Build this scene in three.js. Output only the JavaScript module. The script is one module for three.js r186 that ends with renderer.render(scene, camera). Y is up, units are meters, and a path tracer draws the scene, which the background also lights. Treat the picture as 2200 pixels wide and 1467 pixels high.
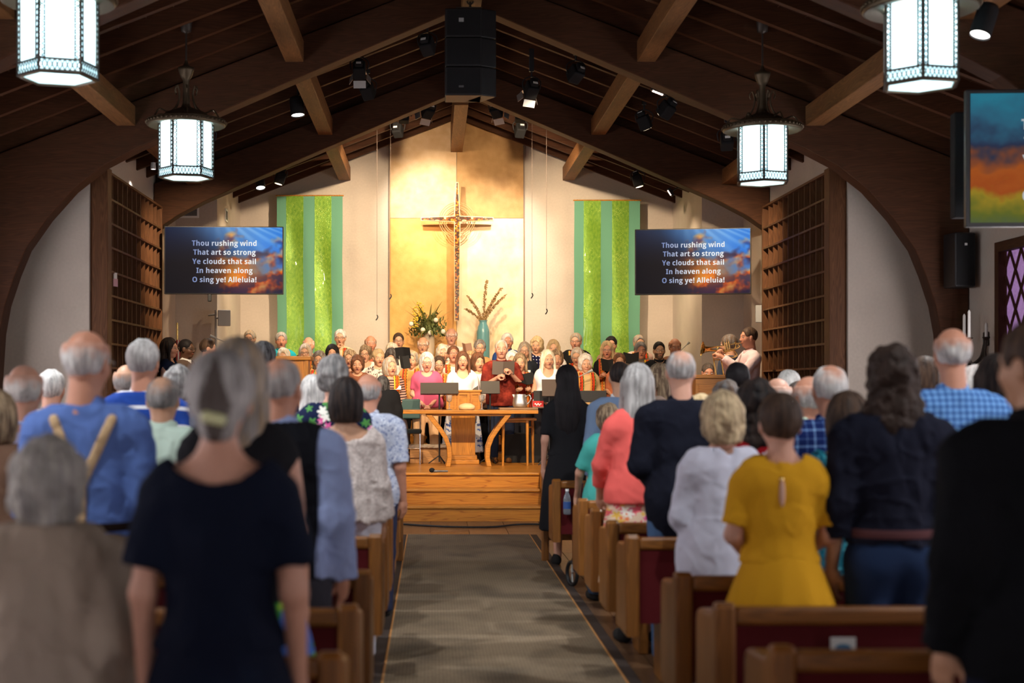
import * as THREE from 'three';
import { mergeGeometries } from 'three/addons/utils/BufferGeometryUtils.js';
import { RoundedBoxGeometry } from 'three/addons/geometries/RoundedBoxGeometry.js';
import { ImprovedNoise } from 'three/addons/math/ImprovedNoise.js';
import { RectAreaLightUniformsLib } from 'three/addons/lights/RectAreaLightUniformsLib.js';

// ------------------------------------------------------------------ camera, light, exposure
const scene = new THREE.Scene();
const FOCAL = 3100, AXIS = 0.41, EYE = 1.61;           // focal length in picture units; the building's axis is x = 0
const camera = new THREE.PerspectiveCamera(2 * Math.atan(733.5 / FOCAL) * 180 / Math.PI, 2200 / 1467, 0.1, 80);
camera.position.set(-AXIS, EYE, 0);
camera.lookAt(-AXIS, EYE, -10);
camera.setViewOffset(2200, 1467, 171, -99.5, 2200, 1467);   // shifted lens: the aisle runs off-centre, verticals stay upright
camera.focus = 21; camera.userData.fStop = 1.8;
camera.updateProjectionMatrix();
scene.add(camera);
const renderer = new THREE.WebGLRenderer({ antialias: true });
renderer.toneMapping = THREE.LinearToneMapping;
renderer.toneMappingExposure = 1.0;
renderer.shadowMap.enabled = true;
RectAreaLightUniformsLib.init();
scene.background = new THREE.Color(0.5, 0.55, 0.7);
const WARM = new THREE.Color().setRGB(1, 0.89, 0.73), STAGE = new THREE.Color().setRGB(1, 0.76, 0.5), COOL = new THREE.Color().setRGB(0.95, 0.98, 1.0), DAY = new THREE.Color().setRGB(1.0, 0.93, 0.95);
const LIGHT = { choir: 34, front: 185, cross: 40, wash: 90, lantern: 17, window: 7.5, can: 16, nave: 41, rear: 1.0 };

// ------------------------------------------------------------------ small helpers
const noise3 = new ImprovedNoise(), N = (x, y, z) => noise3.noise(x, y, z);
let seed = 7;
const rnd = () => { seed = (seed * 1664525 + 1013904223) >>> 0; return seed / 4294967296; };
const rr = (a, b) => a + (b - a) * rnd();
const clamp = (v, a, b) => Math.min(b, Math.max(a, v));
const mixc = (a, b, t) => [a[0] + (b[0] - a[0]) * t, a[1] + (b[1] - a[1]) * t, a[2] + (b[2] - a[2]) * t];
const X = (px, d) => (px - 929) * d / FOCAL - AXIS, Y = (py, d) => EYE - (py - 833) * d / FOCAL;   // a measured direction and its distance give a place
const used = new Map();
function numbered(name) { const n = used.get(name) ?? 0; used.set(name, n + 1); return n ? name + '_' + String(n).padStart(3, '0') : name; }
const MS = (r, g, b, rough = 0.7, extra = {}) => { const m = new THREE.MeshStandardMaterial({ roughness: rough, ...extra }); m.color.setRGB(r, g, b); return m; };
const MP = (r, g, b, rough = 0.7, extra = {}) => { const m = new THREE.MeshPhysicalMaterial({ roughness: rough, ...extra }); m.color.setRGB(r, g, b); return m; };
function obj(name, geo, mat, parent = scene) {
  const g = Array.isArray(geo) ? merge(geo) : geo;
  const m = new THREE.Mesh(g, mat);
  m.name = parent === scene ? numbered(name) : name;
  m.castShadow = m.receiveShadow = true;
  parent.add(m);
  return m;
}
function thing(name, label, category, [x, y, z] = [0, 0, 0], turn = 0, group) {
  const o = new THREE.Group(); o.name = numbered(name); scene.add(o);
  o.position.set(x, y, z); o.rotation.y = turn; o.userData = { label, category };
  if (group) o.userData.group = group;
  return o;
}
function tag(o, label, category, group) { o.userData.label = label; o.userData.category = category; if (group) o.userData.group = group; return o; }
function struct(name, geo, mat, label) { const m = obj(name, geo, mat); m.userData.kind = 'structure'; m.userData.label = label; return m; }
function merge(list) {
  list = list.map((g) => g.index ? g.toNonIndexed() : g);
  for (const g of list) for (const k of Object.keys(g.attributes)) if (!['position', 'normal', 'uv'].includes(k)) g.deleteAttribute(k);
  return list.length > 1 ? mergeGeometries(list) : list[0];
}
function muv(geo, grain = 'x') {                        // uv in metres from the surface's own axes, u along the grain
  const g = geo.index ? geo.toNonIndexed() : geo, p = g.attributes.position, n = g.attributes.normal, uv = new Float32Array(p.count * 2);
  for (let i = 0; i < p.count; i += 3) {
    let nx = 0, ny = 0, nz = 0;
    for (let k = 0; k < 3; k++) { nx += Math.abs(n.getX(i + k)); ny += Math.abs(n.getY(i + k)); nz += Math.abs(n.getZ(i + k)); }
    const ax = nx > ny && nx > nz ? 0 : ny > nz ? 1 : 2;
    for (let k = 0; k < 3; k++) {
      const c = [p.getX(i + k), p.getY(i + k), p.getZ(i + k)], o = [0, 1, 2].filter((a) => a !== ax), want = 'xyz'.indexOf(grain);
      let u = o[0], v = o[1];
      if (o[1] === want) { u = o[1]; v = o[0]; }
      uv[(i + k) * 2] = c[u]; uv[(i + k) * 2 + 1] = c[v] + c[ax] * 0.37;
    }
  }
  g.setAttribute('uv', new THREE.BufferAttribute(uv, 2));
  return g;
}
function bx(x0, x1, y0, y1, z0, z1, r = 0, grain) {     // box between limits, rounded by r
  const w = Math.abs(x1 - x0), h = Math.abs(y1 - y0), d = Math.abs(z1 - z0);
  const g = r ? new RoundedBoxGeometry(w, h, d, 2, Math.min(r, w / 2.01, h / 2.01, d / 2.01)) : new THREE.BoxGeometry(w, h, d);
  g.translate((x0 + x1) / 2, (y0 + y1) / 2, (z0 + z1) / 2);
  return muv(g, grain ?? (w >= h && w >= d ? 'x' : h >= d ? 'y' : 'z'));
}
const V = (x, y, z) => new THREE.Vector3(x, y, z);
function tube(pts, r, seg = 24, rad = 6, closed = false) { return muv(new THREE.TubeGeometry(new THREE.CatmullRomCurve3(pts.map((p) => V(...p)), closed), seg, r, rad, closed), 'y'); }
function rod(a, b, r0, r1 = r0, rad = 8) {
  const A = V(...a), B = V(...b), D = B.clone().sub(A), g = new THREE.CylinderGeometry(r1, r0, D.length(), rad);
  g.applyQuaternion(new THREE.Quaternion().setFromUnitVectors(V(0, 1, 0), D.clone().normalize()));
  const m = A.add(B).multiplyScalar(0.5); g.translate(m.x, m.y, m.z);
  return muv(g, 'y');
}
function lathe(pts, seg = 24) { return muv(new THREE.LatheGeometry(pts.map(([r, y]) => new THREE.Vector2(r, y)), seg), 'y'); }
function prism(pts, depth, bevel = 0) {                 // outline in x,y pushed along z from 0 to depth
  const s = new THREE.Shape(pts.map(([x, y]) => new THREE.Vector2(x, y)));
  const g = new THREE.ExtrudeGeometry(s, { depth: depth - 2 * bevel, bevelEnabled: bevel > 0, bevelSize: bevel, bevelThickness: bevel, bevelSegments: 2, bevelOffset: -bevel, curveSegments: 8 });
  g.translate(0, 0, bevel);
  return muv(g, 'x');
}
function tex(w, h, fn, { srgb = true, repeat = [1, 1] } = {}) {
  const a = new Uint8Array(w * h * 4);
  for (let j = 0; j < h; j++) for (let i = 0; i < w; i++) { const c = fn(i / w, j / h, i, j), k = (j * w + i) * 4; a[k] = clamp(c[0], 0, 255); a[k + 1] = clamp(c[1], 0, 255); a[k + 2] = clamp(c[2], 0, 255); a[k + 3] = 255; }
  const t = new THREE.DataTexture(a, w, h); t.wrapS = t.wrapT = THREE.RepeatWrapping; t.magFilter = THREE.LinearFilter;
  if (srgb) t.colorSpace = THREE.SRGBColorSpace;
  t.repeat.set(...repeat); t.needsUpdate = true;
  return t;
}
const tn = (u, v, fx, fy, z = 0) => {                   // noise that tiles over the unit square
  const a = N(u * fx, v * fy, z), b = N((u - 1) * fx, v * fy, z), c = N(u * fx, (v - 1) * fy, z), d = N((u - 1) * fx, (v - 1) * fy, z);
  return a * (1 - u) * (1 - v) + b * u * (1 - v) + c * (1 - u) * v + d * u * v;
};

// ------------------------------------------------------------------ materials
const grainMap = tex(512, 512, (u, v) => {              // wood grain around mid grey-white, u along the grain
  const w = tn(u, v, 3, 14, 2) * 0.5, ring = Math.sin((v * 26 + w * 9 + tn(u, v, 2, 3, 8) * 6) * Math.PI * 2);
  const f = tn(u, v, 10, 150, 5), b = 205 + ring * 16 + f * 34 + tn(u, v, 2, 9, 12) * 26;
  return [b + 6, b, b - 8];
}, { repeat: [0.55, 1.6] });
const grainBold = tex(512, 512, (u, v) => {
  const w = tn(u, v, 4, 10, 2), ring = Math.sin((v * 12 + w * 2.2) * Math.PI * 2), k = Math.pow(Math.max(0, ring), 6);
  const b = 218 - k * 40 + tn(u, v, 12, 140, 5) * 30 + tn(u, v, 3, 8, 9) * 24;
  return [b + 8, b - k * 18, b - 10 - k * 25];
}, { repeat: [0.7, 2.4] });
const grainBump = tex(256, 256, (u, v) => { const b = 128 + tn(u, v, 6, 90, 3) * 90; return [b, b, b]; }, { srgb: false, repeat: [0.55, 1.6] });
const wood = (r, g, b, rough = 0.55, map = grainMap, spec = 1) => MP(r, g, b, rough, { map, bumpMap: grainBump, bumpScale: 0.0006, specularIntensity: spec });
const M = {};
M.beam = wood(0.085, 0.033, 0.014, 0.65, grainMap, 0.35); M.rafter = wood(0.085, 0.032, 0.013, 0.65, grainMap, 0.3); M.deck = wood(0.055, 0.021, 0.01, 0.8, grainMap, 0.2);
M.purlin = wood(0.25, 0.118, 0.045, 0.6, grainMap, 0.4);
M.grille = wood(0.17, 0.074, 0.032, 0.6, grainMap, 0.4);
M.oak = wood(0.62, 0.265, 0.035, 0.34); M.oakBold = wood(0.60, 0.26, 0.036, 0.36, grainBold);
M.pew = wood(0.34, 0.13, 0.022, 0.4); M.pewBack = MP(0.09, 0.009, 0.011, 0.85, { specularIntensity: 0.2 });
const plaster = tex(512, 512, (u, v) => { const b = 236 + tn(u, v, 6, 6, 1) * 14 + tn(u, v, 60, 60, 4) * 8; return [b, b - 1, b - 3]; }, { repeat: [0.5, 0.5] });
const plasterBump = tex(256, 256, (u, v) => { const b = 128 + tn(u, v, 40, 40, 7) * 70 + tn(u, v, 90, 90, 2) * 40; return [b, b, b]; }, { srgb: false, repeat: [1, 1] });
M.wall = MS(0.63, 0.55, 0.475, 0.9, { map: plaster, bumpMap: plasterBump, bumpScale: 0.002 });
M.black = MS(0.008, 0.008, 0.009, 0.5); M.blackSoft = MP(0.012, 0.012, 0.013, 0.85, { specularIntensity: 0.4 }); M.grey = MS(0.35, 0.35, 0.34, 0.6);
M.steel = MS(0.8, 0.78, 0.74, 0.42, { metalness: 1 }); M.chrome = MS(0.85, 0.84, 0.82, 0.12, { metalness: 1 }); M.iron = MS(0.045, 0.035, 0.028, 0.5, { metalness: 0.6 });
M.bronze = MS(0.10, 0.075, 0.045, 0.45, { metalness: 0.7 }); M.brass = MS(0.82, 0.58, 0.22, 0.22, { metalness: 1 });
M.white = MS(0.8, 0.8, 0.78, 0.6); M.paper = MS(0.82, 0.82, 0.8, 0.8); M.gold = MS(0.8, 0.58, 0.3, 0.4, { metalness: 0.35 });

// ------------------------------------------------------------------ the building
const NAVE = 5.4, CHAN = 4.3, APSE = 3.67;              // half widths
const D_ARCH = [2.1, 6.6, 11.1, 15.6, 20.1], D_TRANS = 16.35, D_JOG = 21.85, D_BACK = 24.5, STEP_FOOT = 17.35, PLAT = 0.55;
const roofY = (x) => 6.14 - 0.388 * Math.abs(x);        // underside of the rafters
{
  // floor boards: a base slab and separate boards beside the runner
  const floor = struct('floor', bx(-5.6, 5.6, -0.12, -0.012, 2.2, -25), wood(0.16, 0.085, 0.045, 0.35), 'polished brown board floor of the nave');
  const fm = [wood(0.25, 0.135, 0.07, 0.26), wood(0.21, 0.115, 0.062, 0.3), wood(0.285, 0.15, 0.075, 0.28)];
  for (let i = 0; i < 26; i++) for (let j = 0; j < 14; j++) {
    const x0 = -5.6 + i * 0.4308, z0 = 2 - j * 1.4 - (i % 2) * 0.7;
    obj('board', bx(x0 + 0.004, x0 + 0.4268, -0.02, 0, z0 - 1.394, z0, 0, 'z'), fm[(i * 5 + j * 7 + (i * j) % 3) % 3], floor);
  }
  // walls with thickness
  const WL = (x0, x1, y0, y1, d0, d1) => bx(x0, x1, y0, y1, -d0, -d1);
  const topc = roofY(CHAN) + 0.3, topn = roofY(NAVE) + 0.3;
  // nave side walls with two window openings a side
  const OPEN = [[13.0, 14.84], [8.4, 10.24], [3.9, 5.74], [-0.9, 0.94]], WY = [0.95, 3.1];
  for (const s of [-1, 1]) {
    const parts = []; let prev = -2.2;
    for (const [a, b] of [...OPEN].reverse()) { parts.push(WL(s * NAVE, s * (NAVE + 0.3), 0, topn, prev, a)); parts.push(WL(s * NAVE, s * (NAVE + 0.3), 0, WY[0], a, b)); parts.push(WL(s * NAVE, s * (NAVE + 0.3), WY[1], topn, a, b)); prev = b; }
    parts.push(WL(s * NAVE, s * (NAVE + 0.3), 0, topn, prev, D_TRANS));
    struct(s < 0 ? 'wall_left' : 'wall_right', parts, M.wall, 'cream plastered side wall of the nave');
  }
  struct('wall_rear', bx(-5.7, 5.7, 0, 6.6, 2.2, 2.5), M.wall, 'cream plastered rear wall of the nave');
  struct('wall_transept', [WL(-NAVE - 0.3, -CHAN, 0, topc + 0.1, D_TRANS, D_TRANS + 0.25)], M.wall, 'cream plastered return wall beside the organ grille and arch');
  struct('wall_return', [WL(CHAN, NAVE + 0.3, 0, topc + 0.1, D_TRANS, D_TRANS + 0.25)], M.wall, 'cream plastered return wall beside the loudspeaker and arch');
  for (const s of [-1, 1]) {
    struct('wall_chancel_' + (s < 0 ? 'left' : 'right'), WL(s * CHAN, s * (CHAN + 0.25), 0, topc, D_TRANS + 0.25, D_JOG + 0.25), M.wall, 'cream plastered chancel side wall carrying an organ grille');
    struct('wall_jog_' + (s < 0 ? 'left' : 'right'), WL(s * APSE, s * CHAN, 0, topc + 0.2, D_JOG, D_JOG + 0.25), M.wall, 'short cream wall beside the chancel niche');
    struct('wall_niche_' + (s < 0 ? 'left' : 'right'), WL(s * APSE, s * (APSE + 0.25), 0, topc + 0.4, D_JOG + 0.25, D_BACK), M.wall, 'cream side wall of the chancel niche');
  }
  const back = [[-APSE - 0.25, 0], [APSE + 0.25, 0], [APSE + 0.25, roofY(APSE) + 0.2], [0, 6.34], [-APSE - 0.25, roofY(APSE) + 0.2]];
  struct('wall_back', prism(back, 0.25).translate(0, 0, -D_BACK - 0.25), M.wall, 'cream plastered gable wall behind the choir');

  // roof deck and rafters
  const ceil = struct('ceiling', [-1, 1].map((s) => prism([[0, roofY(0) + 0.19], [s * 5.75, roofY(5.75) + 0.19], [s * 5.75, roofY(5.75) + 0.3], [0, roofY(0) + 0.3]], 27.3).translate(0, 0, -24.8)), M.deck, 'dark stained roof boards over the rafters');
  for (let i = 0; i < 34; i++) {
    const d = 24.3 - i * 0.66;
    for (const s of [-1, 1]) {
      const w = d > D_JOG ? APSE : d > D_TRANS ? CHAN : NAVE;
      obj('rafter', prism([[0, roofY(0)], [s * w, roofY(w)], [s * w, roofY(w) + 0.2], [0, roofY(0) + 0.2]], 0.075).translate(0, 0, -d), M.rafter, ceil);
    }
  }
  // boards of the deck between rafters: thin battens running along the roof
  for (const s of [-1, 1]) for (let k = 1; k < 22; k++) { const x = s * k * 0.26; obj('roof_board', bx(x - 0.004, x + 0.004, roofY(x) + 0.18, roofY(x) + 0.2, 2, -24.4), M.rafter, ceil); }
}
// laminated arches: the same profile, the far one dies into the chancel walls
const ARCH_LOW = [[0, 5.75], [0.3, 5.63], [1.96, 4.92], [2.786, 4.56], [3.606, 4.2], [3.97, 4.01], [4.3, 3.75], [4.577, 3.44], [4.81, 3.11], [4.925, 2.83], [5.035, 2.5], [5.09, 2.2], [5.13, 1.6], [5.15, 0]];
function archBeam(d, label, limit) {
  const t = thing('arch_beam', label, 'arch beam', [0, 0, -d]);
  for (const s of [-1, 1]) {
    let low = ARCH_LOW.filter(([x]) => x <= limit).map(([x, y]) => [s * x, y]);
    const end = limit > 5 ? [[s * 5.39, 0], [s * 5.39, roofY(5.39) - 0.02]] : [[s * limit, 3.79], [s * limit, roofY(limit) - 0.02]];
    obj('arch_half', prism([...low, ...end, [0, roofY(0) - 0.02]], 0.26, 0.012), M.beam, t);
  }
  return t;
}
archBeam(20.1 + 0.26, 'brown laminated arch beam meeting the chancel walls, behind the hanging loudspeakers', 4.29);
archBeam(15.6 + 0.26, 'brown laminated arch with curved legs reaching down beside the black wall loudspeaker', 6);
archBeam(11.1 + 0.26, 'brown laminated arch above the two larger lanterns', 6);
// purlins and ridge between the arches
{
  const bays = [[15.86, 11.36, 15.6], [15.86, 0, 0]];
  const spans = [[11.37, 15.59, 'between the lantern arches'], [15.87, 20.09, 'between the chancel arches'], [20.37, 24.49, 'running to the gable wall'], [6.9, 11.09, 'over the pews']];
  for (const [a, b, where] of spans) {
    for (const s of [-1, 1]) for (const [c, bot, nm] of [[1.9, 5.13, 'upper'], [3.72, 4.44, 'lower']]) {
      if (b > 24 && c > 3.5) continue;
      const o = obj('purlin', bx(s * c - 0.1, s * c + 0.1, bot, roofY(Math.abs(c) + 0.1) - 0.005, -a, -b, 0.008, 'z'), M.purlin);
      tag(o, `${nm} square brown purlin ${where} on the ${s < 0 ? 'suspenders' : 'trumpet'} side`, 'roof beam', 'roof purlins');
    }
    const o = obj('ridge_beam', bx(-0.1, 0.1, 5.6, 6.1, -a, -b, 0.008, 'z'), M.purlin);
    tag(o, `brown ridge beam ${where}`, 'roof beam', 'ridge beams');
  }
}
// platform, steps, risers
{
  const platform = struct('platform', [bx(-CHAN, CHAN, 0, PLAT - 0.02, -18.0, -D_JOG), bx(-APSE, APSE, 0, PLAT - 0.02, -D_JOG, -D_BACK)], M.oak, 'raised wooden chancel platform');
  platform.name = 'floor_chancel';
  for (let i = 0; i < 16; i++) { const z = -17.96 - i * 0.25; obj('board', bx(-CHAN + 0.01, CHAN - 0.01, PLAT - 0.03, PLAT, z, z - 0.246, 0.002, 'x'), i % 3 ? M.oak : M.oakBold, platform); }
  const st = thing('chancel_steps', 'honey coloured wooden steps up to the chancel platform', 'steps', [0.02, 0, -STEP_FOOT]);
  const H = PLAT / 3;
  for (let k = 0; k < 3; k++) {
    const z = -0.02 - k * 0.3;
    obj('riser', bx(-0.9, 0.9, k * H + 0.002, (k + 1) * H - 0.03, z, z - 0.03, 0, 'x'), M.oakBold, st);
    if (k < 2) obj('tread', bx(-0.9, 0.9, (k + 1) * H - 0.03, (k + 1) * H, z + 0.025, z - 0.32, 0.01, 'x'), M.oak, st);
    else obj('nosing', bx(-0.9, 0.9, PLAT - 0.03, PLAT + 0.004, z + 0.025, z + 0.0, 0.01, 'x'), M.oak, st);
  }
  for (const s of [-1, 1]) obj('cheek', bx(s * 0.905, s * 0.985, 0, PLAT + 0.03, 0.03, -0.62, 0.015, 'y'), M.oak, st);
  for (const s of [-1, 1]) struct('trim_platform', bx(s * 0.99, s * CHAN, 0, PLAT - 0.005, -17.95, -17.99, 0, 'x'), M.oak, 'brown wooden face of the chancel platform');
  // choir risers: three low wooden stages
  for (const [k, d0, hgt] of [[0, 21.05, 0.1], [1, 21.85, 0.2], [2, 22.7, 0.3]]) {
    const o = obj('choir_riser', bx(-3.6, 3.6, PLAT + 0.001, PLAT + hgt, -d0 - 0.01, -[21.83, 22.68, 24.3][k], 0.006, 'x'), M.oak);
    tag(o, ['lowest', 'middle', 'topmost'][k] + ' wooden choir riser under the singers', 'riser', 'choir risers');
  }
}
// carpet runner
{
  const carpetMap = tex(512, 512, (u, v) => {
    const rib = Math.sin(u * 48 * Math.PI * 2), row = Math.sin(v * 40 * Math.PI * 2), b = 150 + rib * 26 + row * 8 + tn(u, v, 40, 40, 3) * 30 + tn(u, v, 3, 5, 9) * 16;
    return [b + 6, b - 8, b - 34];
  }, { repeat: [1.2, 0.75] });
  const stain = tex(512, 1024, (u, v) => {
    const a = clamp((tn(u, v, 3, 14, 4) + tn(u, v, 7, 30, 2) * 0.5 + 0.05) * 1.3, 0, 1), b = 255 - a * 80;
    const rib = Math.sin(u * 64 * Math.PI * 2) * 15, row = 0, f = tn(u, v, 70, 160, 6) * 26;
    return [b + rib + row + f - 18, b * 0.94 + rib + row + f - 18, b * 0.86 + rib + row + f - 18];
  });
  const t = thing('aisle_runner', 'worn grey-brown ribbed carpet runner along the aisle with dark border strips', 'runner', [-0.017, 0, 0]);
  const g = bx(-0.66, 0.66, 0.001, 0.012, -15.75, 0.2); const p = g.attributes.position, uv = g.attributes.uv;
  for (let i = 0; i < p.count; i++) uv.setXY(i, (p.getX(i) + 0.66) / 1.32, -p.getZ(i) / 8);
  obj('carpet', g, MS(0.2, 0.162, 0.118, 0.95, { map: stain }), t);
  for (const s of [-1, 1]) {
    obj('border_strip', bx(s * 0.672, s * 0.745, 0.001, 0.009, -15.75, 0.2), MS(0.035, 0.02, 0.014, 0.8), t);
    obj('edge_piping', rod([s * 0.666, 0.010, 0.2], [s * 0.666, 0.010, -15.75], 0.007), MS(0.5, 0.22, 0.06, 0.6), t);
  }
}
// pews: an oak end by the aisle, top rail, dark red upholstered back, seat, book rack
{
  const endShape = (s) => {                             // side outline in depth (u) and height
    const o = [[0.0, 0.27], [0.39, 0.27], [0.415, 0.3], [0.415, 0.7], [0.4, 0.735], [0.36, 0.75], [0.12, 0.765], [0.09, 0.785], [0.07, 0.815], [0.02, 0.82], [0.0, 0.8]];
    return muv(prism(o, 0.075, 0.014).rotateY(Math.PI / 2), 'y');   // depth runs away along -z
  };
  const G = {};
  function pew(side, d, len, label, opts = {}) {
    const t = thing('pew', label, 'pew', [side < 0 ? -0.68 : 0.63, 0, -d], 0, 'oak pews');
    const e = endShape(), s = side;
    const end = obj('pew_end', e, M.pew, t); end.position.x = s < 0 ? -0.075 : 0;
    const far = obj('pew_end', e, M.pew, t); far.position.x = s * len - (s < 0 ? 0.0 : 0.075);
    const a = s * 0.07, b = s * (len - 0.07), x0 = Math.min(a, b), x1 = Math.max(a, b);
    obj('top_rail', bx(x0, x1, 0.735, 0.805, -0.005, -0.06, 0.02, 'x'), M.pew, t);
    obj('back_panel', bx(x0, x1, 0.34, 0.735, -0.02, -0.05), M.pewBack, t);
    obj('cushion_back', bx(x0, x1, 0.46, 0.73, -0.05, -0.085, 0.015), M.pewBack, t);
    obj('seat', bx(x0, x1, 0.385, 0.43, -0.05, -0.44, 0.015, 'x'), M.pew, t);
    obj('seat_cushion', bx(x0, x1, 0.43, 0.475, -0.07, -0.44, 0.02), M.pewBack, t);
    for (const f of [0.04, 0.5, 0.96]) obj('leg', bx(x0 + (x1 - x0) * f - 0.03, x0 + (x1 - x0) * f + 0.03, 0, 0.385, -0.1, -0.38, 0.008, 'y'), M.pew, t);
    obj('book_rack', [bx(x0 + 0.3, x1 - 0.3, 0.5, 0.515, 0.06, -0.02, 0, 'x'), bx(x0 + 0.3, x1 - 0.3, 0.515, 0.59, 0.05, 0.06, 0, 'x')], M.pew, t);
    return t;
  }
  const rows = ['in the row behind the woman in navy', 'two rows behind the mint shirt', 'behind the vest wearer', 'behind the lace blouse', 'behind the floral shirt', 'in the row of the ponytail', 'third from the chancel steps', 'second from the chancel steps', 'facing the chancel steps'];
  [4.3, 5.25, 6.25, 7.8, 8.65, 9.5, 10.35, 11.2, 12.5].forEach((d, i) => pew(-1, d, 4.3, 'oak pew on the suspenders side, ' + rows[i]));
  const rowsR = ['holding the small picture card', 'behind the mustard dress', 'behind the white blouse', 'behind the navy blazer', 'behind the floral skirt', 'under the hands of the coral cardigan', 'beside the wheeled walker', 'facing the chancel steps'];
  [4.41, 5.29, 6.17, 7.75, 8.61, 9.47, 10.3, 12.5].forEach((d, i) => pew(1, d, 4.3, 'oak pew on the mustard-dress side, ' + rowsR[i]));
  // front screen boards before the first pews
  for (const s of [-1, 1]) {
    const t = thing('low_screen', 'low oak front screen before the first pew on the ' + (s < 0 ? 'suspenders' : 'mustard-dress') + ' side', 'screen', [s < 0 ? -0.68 : 0.6, 0, -13.35]);
    obj('panel', bx(s * 0.06, s * 4.2, 0.2, 0.78, 0, -0.04, 0.005, 'x'), M.pew, t);
    obj('post', bx(0, s * 0.07, 0, 0.86, 0.02, -0.06, 0.02, 'y'), M.pew, t);
    obj('post', bx(s * 4.2, s * 4.27, 0, 0.86, 0.02, -0.06, 0.02, 'y'), M.pew, t);
    obj('cap_rail', bx(s * 0.06, s * 4.2, 0.78, 0.83, 0.02, -0.06, 0.012, 'x'), M.pew, t);
  }
}
// organ grilles on the chancel side walls
for (const s of [-1, 1]) {
  const t = thing('organ_grille', s < 0 ? 'tall brown wooden organ grille above the striped shirt, a small pink card in one cell' : 'tall brown wooden organ grille behind the trumpeter', 'grille', [s * CHAN, 0, 0], 0, 'organ grilles');
  const x0 = 0, dn = 16.62, df = 19.85, yb = 1.0, yt = 4.08, back = -s * 0.012, front = -s * 0.15;
  obj('backing', bx(x0, back, yb, yt, -dn, -df), M.grille, t);
  obj('jamb', bx(x0, -s * 0.2, yb - 0.05, yt + 0.04, -dn + 0.22, -dn, 0.01, 'y'), M.grille, t);
  obj('jamb', bx(x0, -s * 0.17, yb - 0.05, yt + 0.03, -df, -df - 0.05, 0.005, 'y'), M.grille, t);
  obj('head_rail', bx(x0, -s * 0.17, yt, yt + 0.03, -dn, -df, 0.004, 'z'), M.grille, t);
  const n = 12, m = 11;
  for (let i = 1; i < n; i++) { const z = -dn - (df - dn) * i / n; obj('fin', bx(back, front, yb, yt, z - 0.011, z + 0.011, 0, 'y'), M.grille, t); }
  for (let j = 0; j < m; j++) { const y = yb + (yt - yb) * j / m; obj('shelf', bx(back, front - s * 0.012, y - 0.012, y + 0.012, -dn, -df, 0, 'z'), M.grille, t); }
}

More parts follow.
